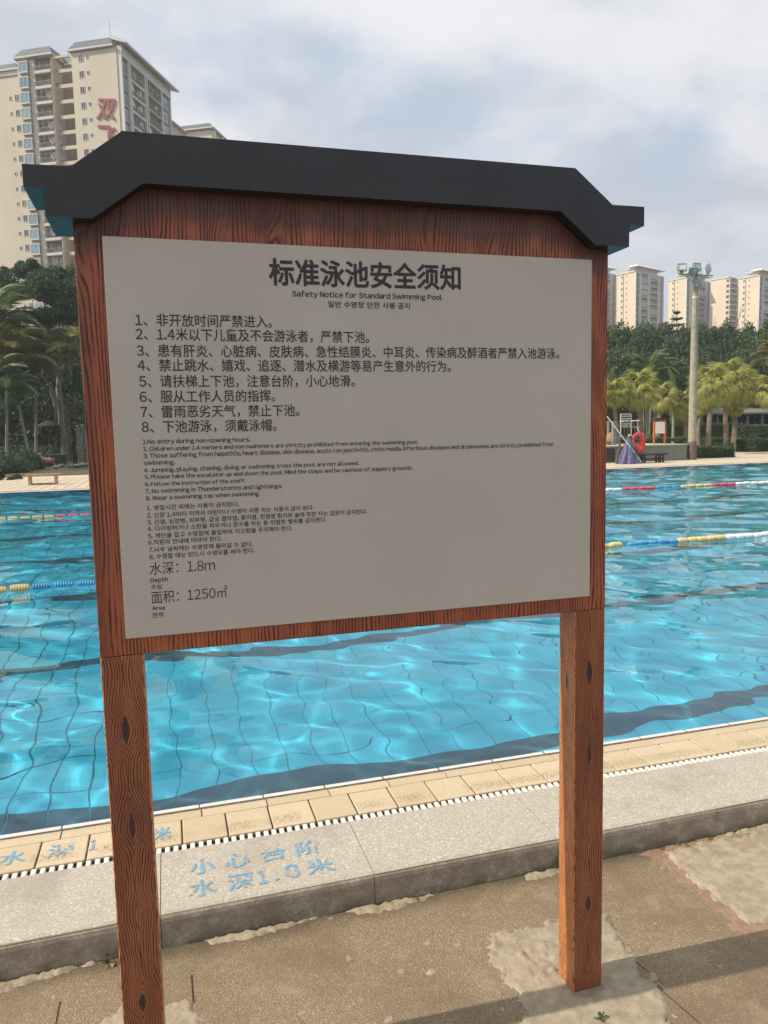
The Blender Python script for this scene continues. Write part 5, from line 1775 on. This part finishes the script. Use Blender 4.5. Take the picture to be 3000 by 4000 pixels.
# ---- feather palms
def feather(seed, mat, n=34):
    r = random.Random(seed); q = MB()
    sp = []
    for i in range(n + 1):
        t = i / n
        sp.append(Vector((1.0 * math.sin(t * 1.25) / 1.0 * .95, 0, .75 * t - .95 * t * t)))
    q.tube(sp[::4], [.016 * (1 - .8 * i / 11) for i in range(len(sp[::4]))], 4, False)
    for i in range(5, n):
        t = i / n; L = .34 * math.sin(PI * min(1, .18 + t * .86)) * r.uniform(.85, 1.1)
        p = sp[i]; d = (sp[min(i + 1, n)] - sp[i - 1]).normalized()
        for sgn in (1, -1):
            o = (Vector((0, sgn, 0)) * .85 + d * .75 + Vector((0, 0, .12))).normalized()
            tip = p + o * L + Vector((0, 0, -.30 * L - .10 * r.random() * L)); mid = p + o * L * .5
            w = d * .020
            q.add([p, mid + w, tip, mid - w], [(0, 1, 2, 3)])
    return q.mesh('feather_frond', mat)


FE = {'y': [feather(i, MAT['areca']) for i in range(3)], 'g': [feather(i + 9, MAT['areca_green']) for i in range(3)]}
def feather_palm(pxc, pyc, pxb, pyb, Y, R_, kind, label, n=16, name='feather_palm', group='feather palms at left', shaft=True):
    c = at(pxc, pyc, Y); b_ = at(pxb, pyb, Y); zb = .012
    o = empty(name, (b_[0], Y, zb)); tag(o, label, 'palm tree', group)
    H_ = c[2] - zb; dx = c[0] - b_[0]; rnd = random.Random(int(pyc))
    q = MB(); q.tube([(dx * t, 0, H_ * t) for t in (0, .25, .5, .75, 1)], [.14, .115, .10, .095, .085], 8, False); q.build('trunk', MAT['areca_trunk'], o)
    if shaft:
        q = MB(); q.tube([(dx, 0, H_), (dx, 0, H_ + .5), (dx, 0, H_ + .8)], [.10, .085, .04], 8, False); q.build('crownshaft', MAT['areca_green'], o)
    for k in range(n):
        az = k * 2.39996 + rnd.uniform(-.2, .2); el = .95 - 1.15 * (k / n) + rnd.uniform(-.1, .1)
        link('frond', FE[kind][k % 3], o, (dx, 0, H_ + .7 - .3 * k / n), (rnd.uniform(-.3, .3), -el, az), (R_,) * 3)
    return o


feather_palm(*d2(312, 1010), *d2(310, 1810), 58, 3.1, 'y', 'slender feather palm with orange-olive fronds in front of the ficus', 13)
feather_palm(*d2(165, 1290), *d2(272, 1815), 57, 2.6, 'g', 'leaning feather palm with fresh green fronds at left', 16)
feather_palm(*d2(60, 1020), *d2(60, 1850), 55, 4.0, 'y', 'olive feather palm at the left edge with long arching fronds', 18)
feather_palm(*d2(-60, 720), *d2(-40, 1850), 57, 4.4, 'g', 'tall feather palm beyond the left edge with fronds reaching into the picture', 18)
feather_palm(*d2(-30, 1230), *d2(-20, 1850), 52, 3.2, 'g', 'low bright green feather palm at the left edge', 16)
feather_palm(*d2(790, 950), *d2(790, 1800), 56, 3.6, 'y', 'olive feather palm half hidden behind the left frame of the notice board', 18)
feather_palm(X1(1790), Y1(1130), X1(1780), Y1(2250), 44, 2.6, 'y', 'brownish feather palm reaching in from the right edge', 16, group='feather palms at right', shaft=False)
feather_palm(X1(490), Y1(1240), X1(480), Y1(2200), 56, 3.0, 'g', 'dark green feather palm rising behind the fan palms', 12, group='feather palms at right')
feather_palm(X1(700), Y1(1300), X1(690), Y1(2200), 56, 2.4, 'g', 'dark green feather palm left of the floodlight pole', 12, group='feather palms at right')

# banana leaves beside the frame
def banana(px, py, Y, L, rx, label, mat='banana'):
    p = at(px, py, Y); q = MB(); V = []; F = []; n = 9
    for i in range(n + 1):
        t = i / n; w = .26 * math.sin(PI * min(1, t * .93 + .07)) ** .6
        x = rx * t * t * L * .6; z = -L + L * t * (1 - .12 * t)
        V += [(x - w, .06, z), (x, 0, z - .02), (x + w, .06, z)]
    for i in range(n): F += [(i * 3, i * 3 + 1, i * 3 + 4, i * 3 + 3), (i * 3 + 1, i * 3 + 2, i * 3 + 5, i * 3 + 4)]
    q.add(V, F, True)
    o = empty('banana_plant', (p[0], Y, 0)); tag(o, label, 'plant')
    link('leaf', q.mesh('banana_leaf', MAT[mat]), o, (0, 0, p[2]))
    for k in range(3):
        link('leaf', bpy.data.meshes['banana_leaf'] if False else q.mesh('banana_leaf', MAT['leaf_dark']), o, (.5 * (k - 1), .8 + .3 * k, p[2] - .5 - .4 * k), (.1, .35 * (k - 1), k * 1.1))
    q2 = MB(); q2.tube([(0, 0, 0), (0, 0, p[2] - L + .1)], [.14, .06], 8); q2.build('stem', MAT['areca_trunk'], o)
    return o
banana(*c2(75, 165), 46, 2.2, .35, 'banana plant with one upright pale leaf beside the right frame of the notice board')
banana(*c2(725, 195), 50, 1.8, -.5, 'plant with a lone pale green leaf above the small notice board')

# bamboo-like canes
p = at(*c2(490, 900), 46)
o = empty('cane_clump', (p[0], 46, zs)); tag(o, 'clump of thin grey-green canes between the fan palm trunks', 'plant')
for k in range(16):
    q = MB(); a = rnd.uniform(-.9, .9); q.tube([(a * .5, rnd.uniform(-.3, .3), 0), (a * 1.1 + .25, 0, 3.6)], [.035, .02], 5, False); q.build('cane', MAT['areca_trunk'], o)

# ---- hedges: clipped boxes of leaves over a dark twig core
def hedge(x0, x1, y0, y1, z0, z1, mat, label, size=.10, dens=900, name='hedge', group='clipped hedges on the far side'):
    o = empty(name, ((x0 + x1) / 2, y0, z0)); tag(o, label, 'hedge', group)
    r = np.random.RandomState(int(abs(x0 * 13 + y0 * 7)) % 9999)
    w, d, h = x1 - x0, y1 - y0, z1 - z0
    area = [w * h, w * d, d * h, d * h, w * h * .15]
    pts = []
    for f, A_ in enumerate(area):
        n = int(A_ * dens); u = r.rand(n); v = r.rand(n); j = r.normal(0, .035, n) + .03 * np.sin(u * w * 3)
        if f == 0: pts.append(np.stack([u * w - w / 2, j, v * h], 1))
        elif f == 1: pts.append(np.stack([u * w - w / 2, v * d, h + j + .03 * np.sin(v * 9 + u * w * 2)], 1))
        elif f == 2: pts.append(np.stack([-w / 2 + j, u * d, v * h], 1))
        elif f == 3: pts.append(np.stack([w / 2 + j, u * d, v * h], 1))
        else: pts.append(np.stack([u * w - w / 2, d + j, v * h], 1))
    pts = np.concatenate(pts)
    me = leaf_cloud('hedge_leaves', pts, np.full((len(pts), 3), .03), 1, size, mat, 5, .0, .6)
    link('foliage', me, o)
    q = MB(); q.box((-w / 2 + .05, .05, 0), (w / 2 - .05, d - .05, h - .05)); q.build('twig_core', MAT['leaf_hedge_dark'], o)
    return o


h0 = ground(*c2(930, 1128), .004); h1 = at(*c2(1325, 1110), h0[1])
hedge(h0[0] + .25, h1[0], h0[1], h0[1] + 2.0, .004, at(*c2(1120, 1022), h0[1])[2], MAT['leaf_hedge'], 'clipped green hedge in front, just right of the floodlight pole', .09, 1100)
h0 = ground(*c2(1150, 1058), .004); h1 = at(*c2(1445, 1050), h0[1])
hedge(h0[0], h1[0], h0[1], h0[1] + 1.8, .004, at(*c2(1300, 985), h0[1])[2], MAT['leaf_hedge'], 'second clipped hedge behind, further right on the deck', .10, 800)
h0 = ground(*c2(935, 1040), .004); h1 = at(*c2(1120, 1040), h0[1])
hedge(h0[0] - 1.5, h1[0], 41.2, 43, .004, at(*c2(1000, 955), 41.2)[2], MAT['leaf_hedge'], 'low hedge behind the foot of the floodlight pole', .10, 800)
hedge(at(*c2(1640, 1000), 44)[0], at(*c2(1900, 1000), 44)[0], 44, 46, .004, 1.15, MAT['leaf_hedge'], 'dark hedge at the right edge of the deck', .11, 500)
YR = 50.0
hedge(at(*c2(-300, 900), YS + 7.5)[0], at(*c2(850, 900), YS + 7.5)[0], YS + 7.5, YS + 8.3, zs, at(*c2(500, 928), YS + 7.5)[2], MAT['leaf_light'], 'long low bright hedge along the back of the stage', .10, 420)
hedge(at(*c2(640, 860), 53)[0], at(*c2(1420, 860), 53)[0], 53, 55, .012, at(*c2(900, 785), 53)[2], MAT['leaf_hedge'], 'tall dark hedge running behind the palm trunks', .12, 420)
hedge(at(*c2(1420, 860), 52)[0], at(*c2(1800, 860), 52)[0], 52, 54, .012, at(*c2(1500, 800), 52)[2], MAT['leaf_mid'], 'shrubby hedge below the pavilion at right', .16, 260)
hedge(at(*c2(-400, 860), 52)[0], at(*c2(520, 860), 52)[0], 52, 54, .012, at(*c2(200, 790), 52)[2], MAT['leaf_hedge_dark'], 'dark hedge behind the lifeguard chair', .14, 260)
hedge(at(*c2(1110, 940), 48)[0], at(*c2(1400, 940), 48)[0], 48, 49.5, .012, at(*c2(1250, 925), 48)[2], MAT['leaf_hedge'], 'low hedge at the feet of the right-hand palms', .10, 500)

# low stone wall and pavilion
xw = at(*c2(1405, 960), 47.6)[0]
wall = empty('low_wall', (xw, 47.6, 0)); tag(wall, 'low brown stone wall at the back of the deck, far right', 'wall')
q = MB(); q.box((0, 0, 0), (9, .4, .78)); q.build('masonry', MAT['stone'], wall)
q = MB(); q.box((-.1, -.06, .781), (9.1, .46, .88)); q.build('coping', concrete('wall_coping', (.26, .23, .17), (.34, .30, .23)), wall)
px0 = at(*c2(690, 640), 60)[0]; px1 = at(*c2(1900, 640), 60)[0]; pz = at(*c2(1560, 632), 60)[2]
pv_ = empty('garden_pavilion', (px0, 60, 0)); tag(pv_, 'long low open pavilion with a flat grey-green roof behind the right-hand palms', 'pavilion')
q = MB(); q.prism([(0 - .5, pz - .5), (0 - .5, pz - .34), (2.4, pz + .25), (5.2, pz - .34), (5.2, pz - .5)], 0, px1 - px0, 'x'); q.build('roof', MAT['pavroof'], pv_)
for k in range(9):
    q = MB(); q.box((k * (px1 - px0) / 8.01, .1, 0), (k * (px1 - px0) / 8.01 + .22, .32, pz - .5)); q.build('column', MAT['stone'], pv_)
q = MB(); q.box((0, 4.4, 0), (px1 - px0, 4.6, pz - .52)); q.build('back_wall', MAT['plank_dark'], pv_)

# dark understorey that nobody could count
r = np.random.RandomState(14); cl = []; cr_ = []
for k in range(520):
    x = r.uniform(-34, 74); y = r.uniform(62, 74) if x < 14 else r.uniform(66, 76)
    cl.append((x, y, r.uniform(.2, 5.5))); cr_.append((1.6, 1.2, 1.3))
o = link('undergrowth', leaf_cloud('undergrowth', cl, cr_, 130, .34, MAT['leaf_hedge_dark'], 6)); tag(o, 'dark undergrowth filling the space under the trees', None, None, 'stuff')
r = np.random.RandomState(15); cl = []; cr_ = []
for k in range(170):
    x = r.uniform(-20, 4); y = r.uniform(57.5, 66)
    if -9.6 < x < -4.8 and y < 61: continue
    cl.append((x, y, r.uniform(.1, 1.3))); cr_.append((1.0, .8, .6))
o = link('shrubbery', leaf_cloud('shrubbery', cl, cr_, 130, .22, MAT['leaf_dark'], 16)); tag(o, 'dark shrubbery around the palms at left', None, None, 'stuff')


def bush(px, py, Y, R_, hz, mat, label, n=14, seed=1):
    p = at(px, py, Y); c_, r_c = crown_clumps(seed, n, 1.0, hz / R_, .3)
    c_ = c_ * R_; c_[:, 2] = np.abs(c_[:, 2])
    o = link('bush', leaf_cloud('bush', c_, r_c * R_ * 1.3, 240, .16, MAT[mat], seed), None, (p[0], Y, .012))
    return tag(o, label, 'bush', 'bushes at the back of the left deck')
bush(*d2(60, 1900), 48, 1.9, 1.5, 'leaf_dark', 'dark round bush at the left edge of the deck behind the bench', 22, 3)
bush(*d2(190, 1790), 52, 1.6, 1.2, 'leaf_dark', 'low green bush between the left bush and the palm stems', 16, 4)
bush(*d2(0, 1990), 39, .9, .7, 'leaf_mid', 'small bush at the far left of the deck beside the bench', 12, 5)
bush(*d2(260, 1760), 60, 2.2, 1.6, 'leaf_dark', 'dark bush behind the deer statue', 16, 6)

# ---- left garden: deer statue, parasol, planter, rocks, stone gate posts
pd = ground(*f2(560, 1440), .012)
YD = pd[1]
def dl(x, y, dy=0.0):
    p = at(*f2(x, y), YD + dy); return Vector((p[0] - pd[0], dy, p[2] - .012))
deer = empty('deer_statue', (pd[0], YD, .012)); tag(deer, 'spotted brown deer statue striding left, tail raised, behind the left bench', 'statue')
q = MB()
q.tube([dl(695, 1215), dl(690, 1250), dl(640, 1262), dl(560, 1262), dl(480, 1258), dl(430, 1240), dl(400, 1205), dl(378, 1160), dl(372, 1125)],
       [.03, .17, .22, .20, .22, .21, .15, .10, .075], 12)
q.tube([dl(392, 1108), dl(372, 1112), dl(345, 1112), dl(322, 1106), dl(308, 1104)], [.05, .095, .085, .055, .03], 10)
q.tube([dl(690, 1240), dl(715, 1225), dl(733, 1200)], [.06, .045, .015], 8)
for sgn, pts, rr_ in ((-1, [(425, 1280), (405, 1320), (375, 1345), (355, 1420)], (.12, .07, .05, .035)), (1, [(440, 1285), (435, 1340), (425, 1380), (420, 1440)], (.12, .07, .05, .035)),
                      (-1, [(670, 1270), (690, 1320), (735, 1360), (775, 1440)], (.15, .09, .055, .035)), (1, [(650, 1275), (640, 1330), (700, 1380), (690, 1450)], (.15, .09, .055, .035))):
    q.tube([dl(x, y, sgn * .09) for x, y in pts], rr_, 8)
q.build('body', MAT['deer'], deer)
for sgn in (-1, 1):
    q = MB(); q.tube([dl(383, 1095, sgn * .03), dl(395, 1075, sgn * .12), dl(385, 1050, sgn * .15)], [.02, .015, .008], 6)
    q.tube([dl(393, 1078, sgn * .12), dl(412, 1080, sgn * .16)], [.012, .006], 5); q.build('antler', MAT['wood_bench'], deer)
    q = MB(); q.tube([dl(390, 1100, sgn * .05), dl(410, 1092, sgn * .14)], [.03, .012], 6); q.build('ear', MAT['deer'], deer)
q = MB()
rs = random.Random(4)
for k in range(90):
    t = rs.random(); a = rs.uniform(-1.2, 1.4)
    c_ = dl(640 - 200 * t, 1258, 0); rad = .215
    n_ = Vector((0, -math.cos(a), math.sin(a)))
    c_ = c_ + n_ * rad; u_ = Vector((1, 0, 0)) * .022; v_ = n_.cross(Vector((1, 0, 0))) * .022
    q.add([c_ + u_, c_ + v_, c_ - u_, c_ - v_], [(0, 1, 2, 3)])
q.build('spots', MAT['white_tile'], deer)

pq = at(*f2(610, 960), 62); pt_ = at(*f2(600, 300), 62)
o = empty('garden_parasol', (pq[0], 62, .012)); tag(o, 'rust red parasol on a red post behind the deer statue', 'parasol')
q = MB(); q.tube([(0, 0, 0), (0, 0, pt_[2])], .07, 8); q.build('post', MAT['rust'], o)
q = MB(); zt_ = at(*f2(600, 380), 62)[2]; q.lathe([(0, zt_ + .35), (.5, zt_ + .15), (.95, zt_ - .10), (.93, zt_ - .12), (.6, zt_)], 8, smooth=False); q.build('canopy', MAT['rust'], o)
for k in range(3):
    q = MB(); a = 2.1 * k; q.box((-.30, -.14, 0), (.30, .14, .06)); sh = q.build('hanging_plaque', MAT['stone'], o, (.7 * math.cos(a) + .5, .5 * math.sin(a), zt_ - .45 + .25 * k))
q = MB(); q.lathe([(.22, .9), (.25, 1.0), (.2, 1.1), (0, 1.12)], 10); q.build('collar', MAT['stone'], o)
pa = at(*f2(460, 1300), 57.5); pc = at(*f2(990, 1300), 57.5); za = at(*f2(700, 1120), 57.5)[2]
o = empty('planter_box', (pa[0], 57.5, .012)); tag(o, 'dark green rectangular planter with a pale rim behind the deer statue', 'planter')
q = MB(); q.box((0, 0, 0), (pc[0] - pa[0], 1.1, za - .06)); q.build('box', MAT['plank_dark'], o)
q = MB(); q.box((-.04, -.05, za - .059), ((pc[0] - pa[0]) * .82, .3, za)); q.build('rim', MAT['stone'], o)
for k, (x, y, s_) in enumerate(((830, 1400, .30), (900, 1440, .24), (1060, 1400, .32), (1130, 1450, .26), (1230, 1440, .2), (500, 1400, .28), (330, 1380, .3), (420, 1460, .22), (760, 1470, .2), (1330, 1440, .25), (1450, 1430, .28))):
    p = ground(*f2(x, y), .012); q = MB(); rs = random.Random(k)
    V = []; F = []
    for i in range(5):
        th = PI * i / 4
        for j in range(8):
            ph = 2 * PI * j / 8; rr_ = s_ * rs.uniform(.8, 1.15)
            V.append((rr_ * 1.4 * math.sin(th) * math.cos(ph), rr_ * math.sin(th) * math.sin(ph), s_ * .55 + rr_ * .6 * math.cos(th)))
    for i in range(4):
        for j in range(8): F.append((i * 8 + j, i * 8 + (j + 1) % 8, (i + 1) * 8 + (j + 1) % 8, (i + 1) * 8 + j))
    q.add(V, F)
    tag(q.build('edging_rock', MAT['stone'], None, tuple(p)), 'low grey edging rock on the ground in front of the planter and deer statue', 'rock', 'rocks edging the left garden bed')
for i, (x, xb_, yb_, yt) in enumerate(((1280, 1400, 1350, 530), (1400, 1530, 1340, 500))):
    Yq = 58.5 + i * .9
    a = at(*f2(x + 30, yb_), Yq); b_ = at(*f2(xb_, yb_), Yq); zt_ = at(*f2(x, yt), Yq)[2]
    w_ = b_[0] - a[0]
    o = empty('stone_gate_post', (a[0], Yq, .012)); tag(o, ('carved grey stone gate post with a pale cap, left one of the pair', 'carved grey stone gate post touching the notice board frame, right one of the pair')[i], 'gate post')
    q = MB(); q.bbox((0, 0, 0), (w_ * .46, .5, zt_), .03); q.build('shaft', MAT['stone'], o)
    q = MB(); q.bbox((w_ * .54, 0, 0), (w_, .5, zt_), .03); q.build('shaft', MAT['stone'], o)
    q = MB(); q.box((-.03, -.05, zt_ * .42), (w_ + .03, -.001, zt_ * .57)); q.build('band', MAT['stone'], o)
    q = MB(); q.bbox((-.12, -.1, zt_ + .02), (w_ * .8, .6, zt_ + .14), .03); q.bbox((-.02, 0, zt_ + .15), (w_ * .6, .5, zt_ + .3), .04); q.build('capital', MAT['stone'], o)
    q = MB(); q.bbox((-.05, -.05, zt_ + .32), (w_ * .62, .5, zt_ + .40), .03); q.build('cap', MAT['stage_top'], o)


# ================================================================== HAZE
hz = MB(); hz.box((-400, -400, -4), (700, 560, 96))
hm = bpy.data.materials.new('haze_air'); hm.use_nodes = True
hn = hm.node_tree; hn.nodes.clear()
ho = hn.nodes.new('ShaderNodeOutputMaterial'); hv = hn.nodes.new('ShaderNodeVolumePrincipled')
hv.inputs['Color'].default_value = (.90, .92, .96, 1); hv.inputs['Density'].default_value = .00055; hv.inputs['Anisotropy'].default_value = .35
hn.links.new(hv.outputs[0], ho.inputs['Volume'])
haze = hz.build('haze', hm); haze['kind'] = 'stuff'
cy.volume_bounces = 1
cy.volume_max_steps = 64
